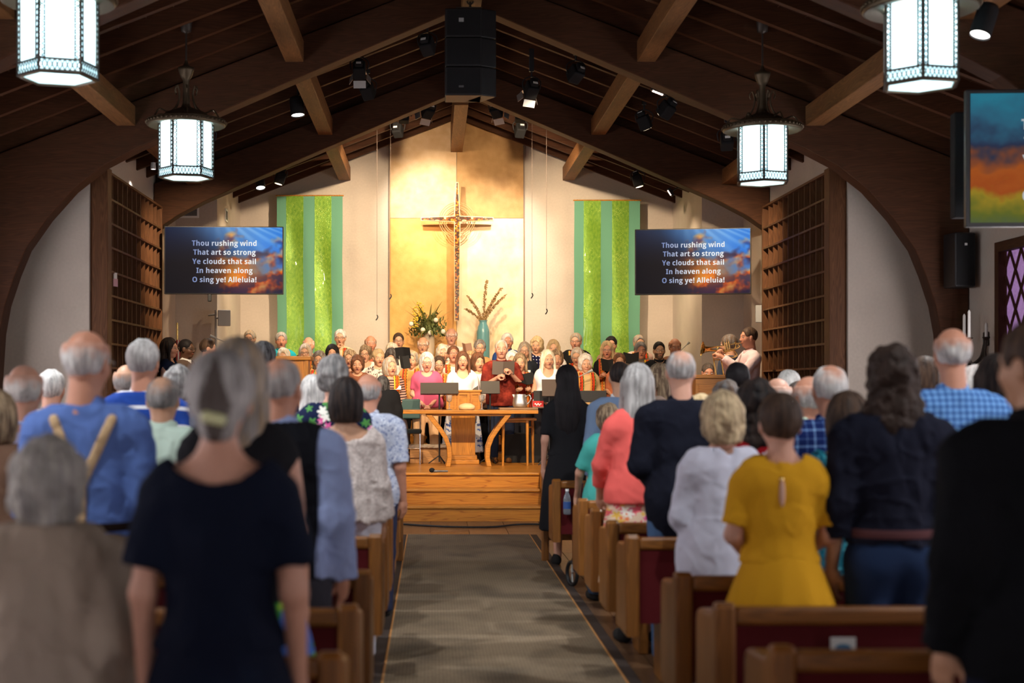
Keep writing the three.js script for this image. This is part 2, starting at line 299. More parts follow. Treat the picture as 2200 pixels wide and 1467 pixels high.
// ------------------------------------------------------------------ windows
{
  const glass = tex(256, 256, (u, v) => { const b = tn(u, v, 22, 22, 3) * 30 + tn(u, v, 5, 5, 1) * 22; return [206 + b, 176 + b, 214 + b]; }, { repeat: [2, 2] });
  const paneMat = MS(0.25, 0.2, 0.27, 0.35, { emissive: new THREE.Color(0.42, 0.32, 0.47), emissiveIntensity: 0.9, emissiveMap: glass, map: glass });
  const clip = (poly, a, lim, sgn) => {                 // keep the side of a limit
    const out = [];
    poly.forEach((p, i) => { const q = poly[(i + 1) % poly.length], ip = sgn * (p[a] - lim) <= 0, iq = sgn * (q[a] - lim) <= 0; if (ip) out.push(p); if (ip !== iq) { const t = (lim - p[a]) / (q[a] - p[a]); out.push([p[0] + (q[0] - p[0]) * t, p[1] + (q[1] - p[1]) * t]); } });
    return out;
  };
  let n = 0;
  for (const s of [1, -1]) for (const [a, b] of [[13.0, 14.84], [8.4, 10.24], [3.9, 5.74], [-0.9, 0.94]]) {
    n++;
    const w = new THREE.Group(); w.name = 'window_' + n; w.userData = { kind: 'structure', label: 'dark framed window with lilac glass in diamond lattice' }; scene.add(w);
    w.position.set(s * NAVE, 0, -a);
    const L = b - a, y0 = 0.95, y1 = 3.1, f = 0.1;
    for (const g of [bx(-s * 0.03, s * 0.14, y0, y1, 0, -f), bx(-s * 0.03, s * 0.14, y0, y1, -L + f, -L), bx(-s * 0.03, s * 0.14, y1 - f, y1, -f, -L + f), bx(-s * 0.03, s * 0.14, y0, y0 + f, -f, -L + f)]) obj('window_frame', g, M.beam, w);
    if (n > 1) { obj('pane', bx(s * 0.06, s * 0.07, y0 + f, y1 - f, -f, -L + f), paneMat, w); }
    else {
      const pw = 0.28, ph = 0.4, A0 = f, A1 = L - f;
      for (let i = -1; i < 14; i++) for (let j = -1; j < 14; j++) {
        if ((i + j) % 2) continue;
        const cx = A0 + i * pw / 2, cy = y1 - f - j * ph / 2, k = 0.47;
        let p = [[cx - pw * k, cy], [cx, cy - ph * k], [cx + pw * k, cy], [cx, cy + ph * k]];
        p = clip(clip(clip(clip(p, 0, A0, -1), 0, A1, 1), 1, y0 + f, -1), 1, y1 - f, 1);
        if (p.length < 3) continue;
        const g = prism(p, 0.008); g.rotateY(Math.PI / 2); g.translate(s * 0.06, 0, 0);
        obj('pane', g, paneMat, w);
      }
      for (const dir of [1, -1]) for (let i = -17; i < 26; i++) {
        const t0 = A0, t1 = A1, sl = ph / pw, c = y1 - f - i * ph / 2 * 1;
        let p = [[t0, c], [t1, c + dir * sl * (t1 - t0)]];
        let q = [[p[0][0], p[0][1] - 0.018], [p[1][0], p[1][1] - 0.018], [p[1][0], p[1][1] + 0.018], [p[0][0], p[0][1] + 0.018]];
        if (i % 2 === 0) continue;
        q = clip(clip(q, 1, y0 + f, -1), 1, y1 - f, 1);
        if (q.length < 3) continue;
        const g = prism(q, 0.02); g.rotateY(Math.PI / 2); g.translate(s * 0.04, 0, 0);
        obj('lattice_bar', g, M.beam, w);
      }
    }
    const r = new THREE.RectAreaLight(DAY, LIGHT.window, 1.9, L - 0.2); r.width = L - 0.2; r.height = 1.9;
    r.position.set(s * (NAVE - 0.12), 2.02, -(a + b) / 2); r.lookAt(0, 2.02, -(a + b) / 2); scene.add(r);
  }
  // glazed doors at the rear of the nave
  const door = new THREE.Group(); door.name = 'door_1'; door.userData = { kind: 'structure', label: 'glazed double doors at the rear of the nave' }; scene.add(door);
  for (const s of [-1, 1]) { obj('door_frame', [bx(s * 0.02, s * 0.12, 0.02, 2.5, 2.1, 2.19), bx(s * 1.4, s * 1.5, 0.02, 2.5, 2.1, 2.19), bx(s * 0.1, s * 1.42, 2.35, 2.5, 2.1, 2.19), bx(s * 0.1, s * 1.42, 0.02, 0.4, 2.1, 2.19)], M.beam, door); obj('pane', bx(s * 0.12, s * 1.4, 0.4, 2.35, 2.14, 2.15), MS(0.3, 0.3, 0.34, 0.4, { emissive: new THREE.Color(0.8, 0.82, 0.95), emissiveIntensity: 0.8 }), door); }
  const r = new THREE.RectAreaLight(DAY, LIGHT.rear, 2.8, 1.95); r.position.set(0, 1.4, 2.05); r.lookAt(0, 1.4, -5); scene.add(r);
}
// ------------------------------------------------------------------ lanterns
const shadeMap = tex(256, 256, (u, v) => { const b = tn(u, v, 30, 30, 3) * 12 + tn(u, v, 6, 6, 1) * 10; return [238 + b, 248 + b, 250 + b]; }, { repeat: [3, 3] });
M.shade = MP(0.9, 0.96, 0.97, 0.95, { transmission: 0.5, map: shadeMap, ior: 1.3 });
M.bulb = MS(1, 1, 1, 0.5, { emissive: new THREE.Color(0.9, 0.97, 1), emissiveIntensity: 9 });
function lantern(x, yb, d, turn, label) {
  const t = thing('lantern', label, 'lantern', [x, yb, -d], turn, 'hexagonal hanging lanterns');
  const R = 0.262, H = 0.54, top = roofY(x) - yb + 0.19, pt = (i, r = R) => { const a = i * Math.PI / 3; return [r * Math.sin(a), r * Math.cos(a)]; };
  const bottomRim = [], band = 0.085;
  for (let i = 0; i < 6; i++) {
    const [ax, az] = pt(i - 0.5), [bx_, bz] = pt(i + 0.5), L = Math.hypot(bx_ - ax, bz - az), ang = i * Math.PI / 3;
    const place = (g) => { g.translate(0, 0, R * Math.cos(Math.PI / 6)); g.rotateY(ang); return g; };
    obj('pane', place(bx(-L / 2 + 0.008, L / 2 - 0.008, 0.012, H, -0.003, 0.003)), M.shade, t);
    // lattice strip along the bottom and up both edges of the face
    const bars = [], X0 = -L / 2, sw = 0.034;
    for (const s of [-1, 1]) {
      bars.push(bx(s * L / 2 - 0.005, s * L / 2 + 0.005, 0, H, -0.004, 0.012), bx(s * (L / 2 - sw) - 0.004, s * (L / 2 - sw) + 0.004, band, H, 0.003, 0.012));
      for (let k = 0; k < 12; k++) { const y = band + (H - band) * k / 12, h = (H - band) / 12; bars.push(rod([s * L / 2, y, 0.008], [s * (L / 2 - sw), y + h, 0.008], 0.0034, 0.0034, 4), rod([s * L / 2, y + h, 0.008], [s * (L / 2 - sw), y, 0.008], 0.0034, 0.0034, 4)); }
    }
    bars.push(bx(X0, -X0, band - 0.006, band + 0.006, 0.0, 0.014), bx(X0, -X0, 0.0, 0.012, -0.004, 0.014));
    const nb = 8; for (let k = 0; k < nb; k++) { const a = X0 + L * k / nb, w = L / nb; bars.push(rod([a, 0.01, 0.008], [a + w, band, 0.008], 0.0036, 0.0036, 4), rod([a + w, 0.01, 0.008], [a, band, 0.008], 0.0036, 0.0036, 4)); }
    obj('lattice', place(merge(bars)), M.iron, t);
  }
  const hex = [0, 1, 2, 3, 4, 5].map((i) => pt(i + 0.5, R - 0.02));
  obj('bottom_pane', muv(prism(hex, 0.005).rotateX(Math.PI / 2)), M.shade, t).position.y = 0.008;
  obj('bottom_rim', muv(new THREE.TorusGeometry(R - 0.012, 0.011, 5, 6).rotateX(Math.PI / 2).rotateY(Math.PI / 6 + Math.PI / 6)), M.bronze, t);
  // brim with a beaded edge
  obj('brim', lathe([[0.24, H + 0.0], [0.37, H - 0.03], [0.385, H - 0.02], [0.385, H + 0.03], [0.37, H + 0.035], [0.24, H + 0.03], [0.24, H]], 36), M.bronze, t);
  const beads = []; for (let k = 0; k < 48; k++) { const a = k * Math.PI / 24; beads.push(new THREE.SphereGeometry(0.014, 6, 4).translate(0.388 * Math.sin(a), H + 0.005, 0.388 * Math.cos(a))); }
  obj('beaded_edge', beads, M.bronze, t);
  obj('crown', lathe([[0.24, H + 0.03], [0.235, H + 0.07], [0.2, H + 0.1], [0.12, H + 0.13], [0.05, H + 0.16], [0.035, H + 0.2], [0.03, H + 0.42], [0.055, H + 0.46], [0.075, H + 0.52], [0.08, H + 0.55], [0.03, H + 0.57], [0.012, H + 0.62]], 20), M.bronze, t);
  for (let k = 0; k < 6; k++) {
    const a = k * Math.PI / 3, q = (r, y) => [r * Math.sin(a), H + y, r * Math.cos(a)];
    obj('scroll_arm', tube([q(0.36, 0.03), q(0.3, 0.11), q(0.2, 0.09), q(0.11, 0.16), q(0.075, 0.28), q(0.1, 0.37), q(0.125, 0.33), q(0.11, 0.29)], 0.008, 26, 5), M.bronze, t);
  }
  obj('hanging_chain', rod([0, H + 0.6, 0], [0, top, 0], 0.009), M.iron, t);
  obj('ceiling_plate', lathe([[0.0, top - 0.12], [0.05, top - 0.1], [0.06, top]], 12), M.iron, t);
  obj('bulb', new THREE.SphereGeometry(0.07, 16, 12).translate(0, 0.36, 0), M.bulb, t);
  const p = new THREE.PointLight(COOL, LIGHT.lantern); p.position.set(0, 0.36, 0); p.castShadow = true; p.shadow.radius = 3.4; t.add(p);
}
lantern(X(400, 14.25), 3.68, 14.25, 0.2, 'wrought iron lantern hanging beside the screen above the striped shirt');
lantern(X(1638, 14.25), 3.63, 14.25, Math.PI / 6 - 0.17, 'wrought iron lantern hanging above the trumpeter');
lantern(X(125, 9.85), 3.72, 9.85, 0.3, 'large wrought iron lantern over the pews on the suspenders side');
lantern(X(1978, 9.85), 3.67, 9.85, Math.PI / 6 - 0.27, 'large wrought iron lantern beside the sunset television');
for (const s of [-1, 1]) for (const d of [5.4, 1.0]) lantern(s * 2.9, 3.7, d, 0, `wrought iron lantern over the ${d > 3 ? 'middle' : 'rear'} pews on the ${s < 0 ? 'suspenders' : 'mustard-dress'} side`);

// ------------------------------------------------------------------ stage lights
M.tin = MS(0.6, 0.6, 0.58, 0.35, { metalness: 0.8 });
M.lensOn = MS(1, 1, 1, 0.4, { emissive: new THREE.Color(1, 0.8, 0.55), emissiveIntensity: 2.5 });
M.lensCool = MS(1, 1, 1, 0.4, { emissive: new THREE.Color(1, 0.97, 0.95), emissiveIntensity: 6 });
const target = (p) => { const o = new THREE.Object3D(); o.position.set(...p); scene.add(o); return o; };
function stageLight([x, y, z], aim, label, power, cone, flaps = true, color = STAGE) {
  const t = thing('stage_light', label, 'stage light', [x, y, z], 0, 'black stage lights on the roof beams');
  const head = new THREE.Group();
  const dir = V(aim[0] - x, aim[1] - y, aim[2] - z).normalize();
  const q = new THREE.Quaternion().setFromUnitVectors(V(0, 0, -1), dir);
  const P = (n, g, m) => { const o = obj(n, g, m, t); o.quaternion.copy(q); return o; };
  P('housing', [bx(-0.075, 0.075, -0.085, 0.085, -0.1, 0.08, 0.02), bx(-0.05, 0.05, -0.06, 0.06, 0.08, 0.14, 0.02)], M.blackSoft);
  P('lens', new THREE.CircleGeometry(0.06, 16).rotateY(Math.PI).translate(0, 0, -0.102), M.lensOn);
  P('gel_label', bx(-0.03, 0.03, -0.05, -0.02, 0.138, 0.143), M.white);
  if (flaps) for (const [a, w] of [[0, 0.1], [Math.PI, 0.1], [Math.PI / 2, 0.08], [-Math.PI / 2, 0.08]]) {
    const g = bx(-w * 0.75, w * 0.75, 0, 0.09, -0.002, 0.002); g.rotateX(-1.05); g.translate(0, 0.085, -0.1); g.rotateZ(a); P('barn_door', g, M.tin);
  }
  obj('yoke', tube([[-0.1, 0, 0], [-0.11, 0.1, 0], [0, 0.16, 0], [0.11, 0.1, 0], [0.1, 0, 0]], 0.008, 16, 5), M.black, t);
  obj('clamp', [rod([0, 0.15, 0], [0, 0.26, 0], 0.012), bx(-0.03, 0.03, 0.22, Math.max(0.28, roofY(x) - y + 0.02), -0.02, 0.02, 0.006)], M.black, t);
  if (power) {
    const s = new THREE.SpotLight(color, power, 0, cone, 1, 2); s.castShadow = true; s.shadow.radius = 3;
    const o = V(x, y, z).addScaledVector(dir, 0.2); s.position.copy(o); s.target = target(aim); scene.add(s);
  }
}
const SL = (px, py, d) => [X(px, d), Y(py, d), -d];
const LC = LIGHT.choir;
stageLight(SL(772, 150, 17.6), [-1.2, 1.9, -22], 'black stage light higher on the purlin side, barn doors closed in', LC, 0.5);
stageLight(SL(790, 195, 18.4), [0.3, 1.7, -21.5], 'black stage light with a pale gel label under another one', LC, 0.5, false);
stageLight(SL(918, 98, 16.9), [1.6, 1.8, -22], 'black stage light next to the hanging loudspeakers', LC, 0.5, false);
stageLight(SL(1142, 192, 18.0), [-0.6, 2.0, -22], 'stage light with bright tin barn doors spread open', LC, 0.5);
stageLight(SL(1237, 158, 17.4), [-1.8, 1.8, -22], 'black stage light beneath the arch on the trumpet side', LC, 0.5, false);
stageLight(SL(920, 237, 20.7), [-2.3, 3.3, -24.3], 'stage light with a shining flap beside the ridge beam', LIGHT.wash, 0.6);
stageLight(SL(1066, 236, 20.7), [2.3, 3.3, -24.3], 'stage light with a white flap on the far side of the ridge beam', LIGHT.wash, 0.6);
stageLight(SL(868, 250, 20.8), [-0.9, 5.0, -24.3], 'small stage light behind the arch with a pale gel label', LIGHT.wash * 0.22, 0.6, false);
stageLight(SL(1118, 248, 20.8), [0.9, 4.9, -24.3], 'small dark stage light behind the arch', LIGHT.wash * 0.22, 0.6, false);
stageLight(SL(1384, 262, 18.6), [3.6, 2.0, -19.2], 'black stage light hung low near the trumpet side purlin', 62, 0.42, false);
stageLight([-3.1, 4.55, -17.2], [-3.75, 2.3, -21.2], 'added unseen stage light behind the arch brightening the dark-haired speakers', 60, 0.55, false);  // added lamp, unseen, to brighten the speakers and the wall past them
stageLight([3.1, 4.55, -17.2], [3.75, 2.5, -21.6], 'added unseen stage light behind the arch brightening the wall past the organ console', 60, 0.5, false);  // its twin, also added: lifts the dim wall behind the trumpeter
stageLight(SL(1432, 235, 17.6), [-0.5, 1.2, -20], 'bulky black stage light beside the pink glowing strip', LC * 0.6, 0.35, false);
stageLight(SL(602, 382, 22.6), [-3.5, 2.3, -22.4], 'small stage light over the green banner by the lyric screen', 14, 0.9, false);
stageLight(SL(1370, 388, 22.6), [3.5, 2.3, -22.4], 'small stage light over the green banner on the trumpet side', 14, 0.9, false);
stageLight([-1.5, 5.2, -12.6], [-0.8, 1.3, -20.0], 'stage light under the roof over the pews, aimed at the table end by the pulpit', LIGHT.front, 0.42, false);
stageLight([1.5, 5.2, -12.6], [0.8, 1.3, -20.0], 'stage light under the roof over the pews, aimed at the pitcher end of the table', LIGHT.front, 0.42, false);
// two narrow spots on the cross, tucked between the last rafters
stageLight([-0.95, 5.6, -22.35], [-0.42, 4.62, -24.4], 'spotlight among the last rafters aimed at the upper cross', LIGHT.cross, 0.5, false, WARM);
stageLight([0.95, 5.6, -22.35], [0.5, 3.9, -24.4], 'spotlight among the last rafters aimed at the cross foot', LIGHT.cross, 0.58, false, WARM);
// round cans
function can(px, py, d, aim, label, r = 0.09, power = LIGHT.can, cone = 0.6, at = null) {
  const p = at ?? SL(px, py, d), dir = V(...aim).sub(V(...p)).normalize(), q = new THREE.Quaternion().setFromUnitVectors(V(0, -1, 0), dir);
  const t = thing('can_light', label, 'spotlight', p, 0, 'round can spotlights');
  const P = (n, g, m) => { const o = obj(n, g, m, t); o.quaternion.copy(q); };
  P('housing', lathe([[0.0, 0.24], [r * 0.9, 0.23], [r, 0.2], [r, 0.0], [r * 0.92, 0.0], [r * 0.9, 0.03]], 20), M.black);
  P('lens', new THREE.CircleGeometry(r * 0.9, 20).rotateX(Math.PI / 2).translate(0, 0.012, 0), M.lensCool);
  obj('stem', rod([0, 0.15, 0], [0, Math.max(0.2, roofY(p[0]) - p[1] + 0.08), 0], 0.012), M.black, t);
  const s = new THREE.SpotLight(COOL, power, 0, cone, 0.8, 2); s.castShadow = true; s.shadow.radius = 3; s.position.set(p[0] + dir.x * 0.05, p[1] + dir.y * 0.05, p[2] + dir.z * 0.05); s.target = target(aim); scene.add(s);
}
can(453, 241, 17.0, [-2.9, 0, -16.2], 'glowing can spotlight behind the small lantern');
can(640, 248, 18.2, [-1.6, 0.5, -17.6], 'glowing can spotlight hung under the roof beside a purlin');
can(560, 404, 22.4, [-2.6, 1.5, -21.2], 'small glowing can spotlight beside the green banner', 0.075);
can(2105, 76, 10.2, [2.1, 0.4, -9.6], 'glowing can spotlight over the sunset television', 0.075, LIGHT.nave, 0.6);
for (const s of [-1, 1]) {                              // the same cans over the pews, above the picture
  const side = s < 0 ? 'suspenders' : 'mustard-dress';
  if (s < 0) can(0, 0, 0, [-2.1, 0.4, -9.6], 'can spotlight over the lavender shirt pews', 0.075, LIGHT.nave, 0.65, [-3.6, 4.1, -10.2]);
  can(0, 0, 0, [s * 1.7, 0.9, -10.4], `can spotlight over the middle pews on the ${side} side`, 0.075, LIGHT.nave, 0.75, [s * 1.7, 5.0, -7.0]);
  can(0, 0, 0, [s * 2.6, 0.9, -7.8], `can spotlight over the rear pews on the ${side} side`, 0.075, LIGHT.nave * 0.75, 0.8, [s * 2.9, 4.6, -4.4]);
}
{ // grille accent spot on the wall above the organ grille
  const s = new THREE.SpotLight(COOL, 5, 0, 0.35, 0.9, 2); s.position.set(-3.93, 4.37, -18.5); s.target = target([-4.3, 4.12, -18.6]); s.castShadow = true; scene.add(s);
  const t = thing('wall_spotlight', 'tiny spotlight under the eaves over the organ grille', 'spotlight', [-3.95, 4.38, -18.3]);
  obj('housing', lathe([[0, 0.09], [0.03, 0.085], [0.035, 0.0], [0.03, 0.0]], 12), M.white, t); obj('stem', rod([0, 0.08, 0], [0, 0.3, 0], 0.006), M.black, t);
  obj('lens', new THREE.CircleGeometry(0.028, 12).rotateX(Math.PI / 2).translate(0, 0.004, 0), M.lensCool, t);
}
// light strips
[[1412, 201, 17.0, 0.14, 'pink glowing light strip with four cells under the arch'], [1560, 249, 16.6, 0.12, 'slim glowing light strip beside the lantern, upper one'], [1594, 265, 16.6, 0.12, 'slim glowing light strip beside the lantern, lower one'], [1437, 415, 22.6, 0.1, 'slim pink glowing light strip near the trumpet side banner']].forEach(([px, py, d, w, l], i) => {
  const t = thing('light_strip', l, 'light strip', SL(px, py, d), 0, 'light strips');
  t.rotation.z = i === 3 ? -1.0 : -0.38;
  obj('bar', bx(-w / 2 - 0.02, w / 2 + 0.02, 0.006, 0.06, -0.04, 0.04, 0.01), M.black, t);
  for (let k = 0; k < 4; k++) obj('cell', bx(-w / 2 + k * w / 4 + 0.003, -w / 2 + (k + 1) * w / 4 - 0.003, -0.004, 0.01, 0.0, 0.05, 0.004), MS(1, 1, 1, 0.5, { emissive: new THREE.Color(1, 0.72, 0.62), emissiveIntensity: 2.2 }), t);
  obj('stem', rod([0, 0.05, 0], [0, Math.max(0.3, roofY(t.position.x) - t.position.y), 0], 0.01), M.black, t);
});
// hanging loudspeaker cluster
{
  const t = thing('loudspeaker_cluster', 'black hanging stack of loudspeaker boxes on the ridge chain', 'loudspeaker', [-0.02, 4.6, -14.75]);
  for (let k = 0; k < 3; k++) {
    const y = k * 0.298;
    obj('cabinet', bx(-0.26, 0.12, y, y + 0.294, -0.38, 0, 0.012), M.black, t);
    const g = bx(-0.09, 0.09, y, y + 0.294, -0.34, 0, 0.012); g.rotateY(0.5); g.translate(0.19, 0, -0.05); obj('side_cabinet', g, M.black, t);
    obj('speaker_grille', bx(-0.24, 0.1, y + 0.02, y + 0.274, 0, 0.006), M.blackSoft, t);
  }
  obj('badge', bx(-0.12, -0.07, 0.75, 0.79, 0.005, 0.009), M.grey, t);
  obj('badge', bx(-0.12, -0.07, 0.08, 0.1, 0.005, 0.009), MS(0.1, 0.1, 0.1, 0.5), t);
  obj('rigging', [rod([0, 0.88, -0.15], [0, 0.995, -0.15], 0.012), bx(-0.15, 0.12, 0.88, 0.91, -0.3, -0.02, 0.005), muv(new THREE.TorusGeometry(0.03, 0.009, 6, 12).translate(0, 1.0, -0.15))], M.iron, t);
}
// ------------------------------------------------------------------ screens
function slide(words, warp) {
  const W = 1024, H = 576, w = 512, h = 288, small = document.createElement('canvas'); small.width = w; small.height = h; const sg = small.getContext('2d'), im = sg.createImageData(w, h);
  for (let j = 0; j < h; j++) for (let i = 0; i < w; i++) {
    const u = i / w, v = j / h, fb = (f, z) => N(u * f * 1.2 + v * 2, v * f * 1.3, z) + 0.5 * N(u * f * 3.4, v * f * 2, z + 3) + 0.3 * N(u * f * 7, v * f * 4.4, z + 6);
    let col = mixc([12, 26, 56], [34, 118, 226], clamp(u * 1.7 - 0.35 - v * 0.25, 0, 1));
    const ray = clamp(Math.sin((u - 0.42) / (v + 0.3) * 22) * 0.5 + 0.3, 0, 1) * clamp(0.62 - v, 0, 1) * clamp(u * 2.2 - 0.7, 0, 1);
    col = mixc(col, [150, 205, 255], clamp(ray * 0.7 + Math.exp(-((u - 0.6) ** 2 * 7 + v * v * 9)) * 0.55, 0, 1));
    const low = v - (0.4 - (u - 0.5) * 0.1), cl = clamp((fb(3.2, 2) * 1.3 + low * 2.2 + 0.28) * 1.15, 0, 1), lit = clamp(0.42 + fb(4.5, 9) * 1.2 - low * 0.35, 0, 1);
    const cloud = lit < 0.5 ? mixc([44, 22, 62], [190, 64, 24], lit * 2) : mixc([205, 80, 22], [255, 176, 84], lit * 2 - 1);
    col = mixc(col, cloud, cl * clamp((u - 0.3) * 4, 0, 1));
    const glow = Math.exp(-((u - 0.6) ** 2 * 12 + (v - 0.66) ** 2 * 22)); col = mixc(col, [255, 142, 30], glow * 0.75);
    col = mixc(col, [10, 9, 16], clamp((0.62 - u) * 2.6, 0, 0.96) * clamp(v * 1.6 + 0.1, 0, 1));
    col = mixc(col, [26, 16, 44], clamp((v - 0.8) * 4, 0, 1) * clamp((u - 0.7) * 5, 0, 0.85));
    if (warp) {
      const n = fb(5, 4) * 0.12, q = v + n, stops = [[0, [52, 150, 178]], [0.22, [58, 120, 150]], [0.4, [52, 62, 92]], [0.5, [150, 84, 56]], [0.6, [206, 104, 34]], [0.7, [196, 92, 26]], [0.8, [190, 160, 40]], [0.92, [120, 128, 40]], [1.3, [70, 104, 116]]];
      for (let k = 1; k < stops.length; k++) if (q <= stops[k][0] || k === stops.length - 1) { col = mixc(stops[k - 1][1], stops[k][1], clamp((q - stops[k - 1][0]) / (stops[k][0] - stops[k - 1][0]), 0, 1)); break; }
    }
    const k = (j * w + i) * 4; im.data[k] = col[0]; im.data[k + 1] = col[1]; im.data[k + 2] = col[2]; im.data[k + 3] = 255;
  }
  sg.putImageData(im, 0, 0);
  const c = document.createElement('canvas'); c.width = W; c.height = H; const g = c.getContext('2d');
  g.drawImage(small, 0, 0, W, H);
  const gr = g.createLinearGradient(W * 0.22, 0, W * 0.5, 0); gr.addColorStop(0, 'rgb(120,140,195)'); gr.addColorStop(1, 'rgb(255,255,255)');
  g.fillStyle = warp ? 'rgb(235,240,245)' : gr; g.textAlign = 'center'; g.textBaseline = 'middle';
  let size = 66; g.font = `bold ${size}px sans-serif`;
  while (g.measureText('Thou rushing wind').width > 572) { size -= 1; g.font = `bold ${size}px sans-serif`; }
  words.forEach((s, i) => g.fillText(s, W * 0.505, 140 + i * 79.5));
  const t = new THREE.CanvasTexture(c); t.colorSpace = THREE.SRGBColorSpace; return t;
}
const LYRICS = ['Thou rushing wind', 'That art so strong', 'Ye clouds that sail', 'In heaven along', 'O sing ye! Alleluia!'];
function screen(name, [x, y, z], w, h, turn, map, label, glow, bez = 0.014) {
  const t = thing(name, label, 'screen', [x, y, z], turn);
  obj('casing', bx(-w / 2, w / 2, -h / 2, h / 2, -0.06, 0, 0.008), M.black, t);
  const g = new THREE.PlaneGeometry(w - 2 * bez, h - 2 * bez); g.translate(0, 0, 0.004);
  obj('display', g, MP(0.006, 0.006, 0.008, 0.12, { specularIntensity: 0.25, emissive: new THREE.Color(1, 1, 1), emissiveMap: map, emissiveIntensity: glow }), t);
  return t;
}
const lyr = slide(LYRICS, false);
{
  const a = screen('lyric_screen', [X(481, 19.6), Y(559, 19.6), -19.6], 255 * 19.6 / FOCAL, 146 * 19.6 / FOCAL, 0.05, lyr, 'lyric screen on the side of the green banner above the pulpit', 0.85);
  obj('wall_arm', [bx(-0.1, 0.1, -0.15, 0.15, -0.1, -0.06), rod([0, 0, -0.1], [-0.35, 0, -0.55], 0.025), rod([-0.35, 0, -0.55], [-0.5, 0, -2.2], 0.025)], M.black, a);
  const k = obj('sensor_box', bx(-0.22, -0.17, -0.56, -0.46, -0.05, -0.01, 0.01), M.black, a);
  const b = screen('lyric_screen', [X(1488, 19.7), Y(561.5, 19.7), -19.7], 246 * 19.7 / FOCAL, 142 * 19.7 / FOCAL, -0.16, lyr, 'lyric screen on the trumpet side before the organ grille', 0.85);
  obj('wall_arm', [bx(-0.1, 0.1, -0.15, 0.15, -0.1, -0.06), rod([0, 0, -0.1], [0.35, 0, -0.55], 0.025), rod([0.35, 0, -0.55], [0.52, 0, -2.24], 0.025)], M.black, b);
  const tv = screen('sunset_television', [X(2080, 10.6) + 0.84, Y(338, 10.6), -10.6], 1.68, 1.012, -0.05, slide(LYRICS, true), 'large television with a sunset sky slide beside the lattice window', 0.5, 0.03);
  obj('rear_panel', bx(-0.83, 0.7, -0.4, 0.4, -0.42, -0.3, 0.01), M.blackSoft, tv);
  obj('wall_arm', [bx(-0.2, 0.2, -0.2, 0.2, -0.3, -0.06), rod([0.1, 0, -0.2], [1.02, 0, -0.22], 0.04)], M.black, tv);
}
// ------------------------------------------------------------------ gold panel, cross, banners
{
  const mott = (a, b, z) => tex(256, 256, (u, v) => { const t = clamp(0.5 + tn(u, v, 4, 4, z) * 0.9 + tn(u, v, 11, 11, z + 3) * 0.5 + tn(u, v, 40, 40, z + 5) * 0.2, 0, 1); return mixc(a, b, t); });
  const t = thing('gold_panel', 'tall gold plastered panel in four tones behind the cross', 'panel', [0, 0, -D_BACK + 0.002]);
  const quad = (x0, x1, y0, y1, a, b, z) => { const g = y1 > 4.6 ? prism(x0 < 0 ? [[x0, y0], [x1, y0], [x1, roofY(0) + 0.18], [x0, roofY(x0) + 0.18]] : [[x0, y0], [x1, y0], [x1, roofY(x1) + 0.18], [x0, roofY(0) + 0.18]], 0.06) : bx(x0, x1, y0, y1, 0, 0.06); obj('plaster_quarter', g, MS(1, 1, 1, 0.62, { map: mott(a, b, z), bumpMap: plasterBump, bumpScale: 0.002 }), t); };
  quad(-1.13, -0.003, 4.485, 6.2, [200, 160, 112], [222, 190, 148], 1);
  quad(0.003, 1.13, 4.485, 6.2, [160, 116, 60], [188, 144, 86], 4);
  quad(-1.13, -0.003, 0.9, 4.479, [208, 146, 68], [222, 168, 94], 8);
  quad(0.003, 1.13, 0.9, 4.479, [220, 188, 142], [238, 212, 176], 12);
  obj('edge_strip', [bx(-1.15, -1.132, 0.9, 5.72, 0, 0.07), bx(1.132, 1.15, 0.9, 5.72, 0, 0.07)], MS(0.2, 0.14, 0.1, 0.6), t);
}
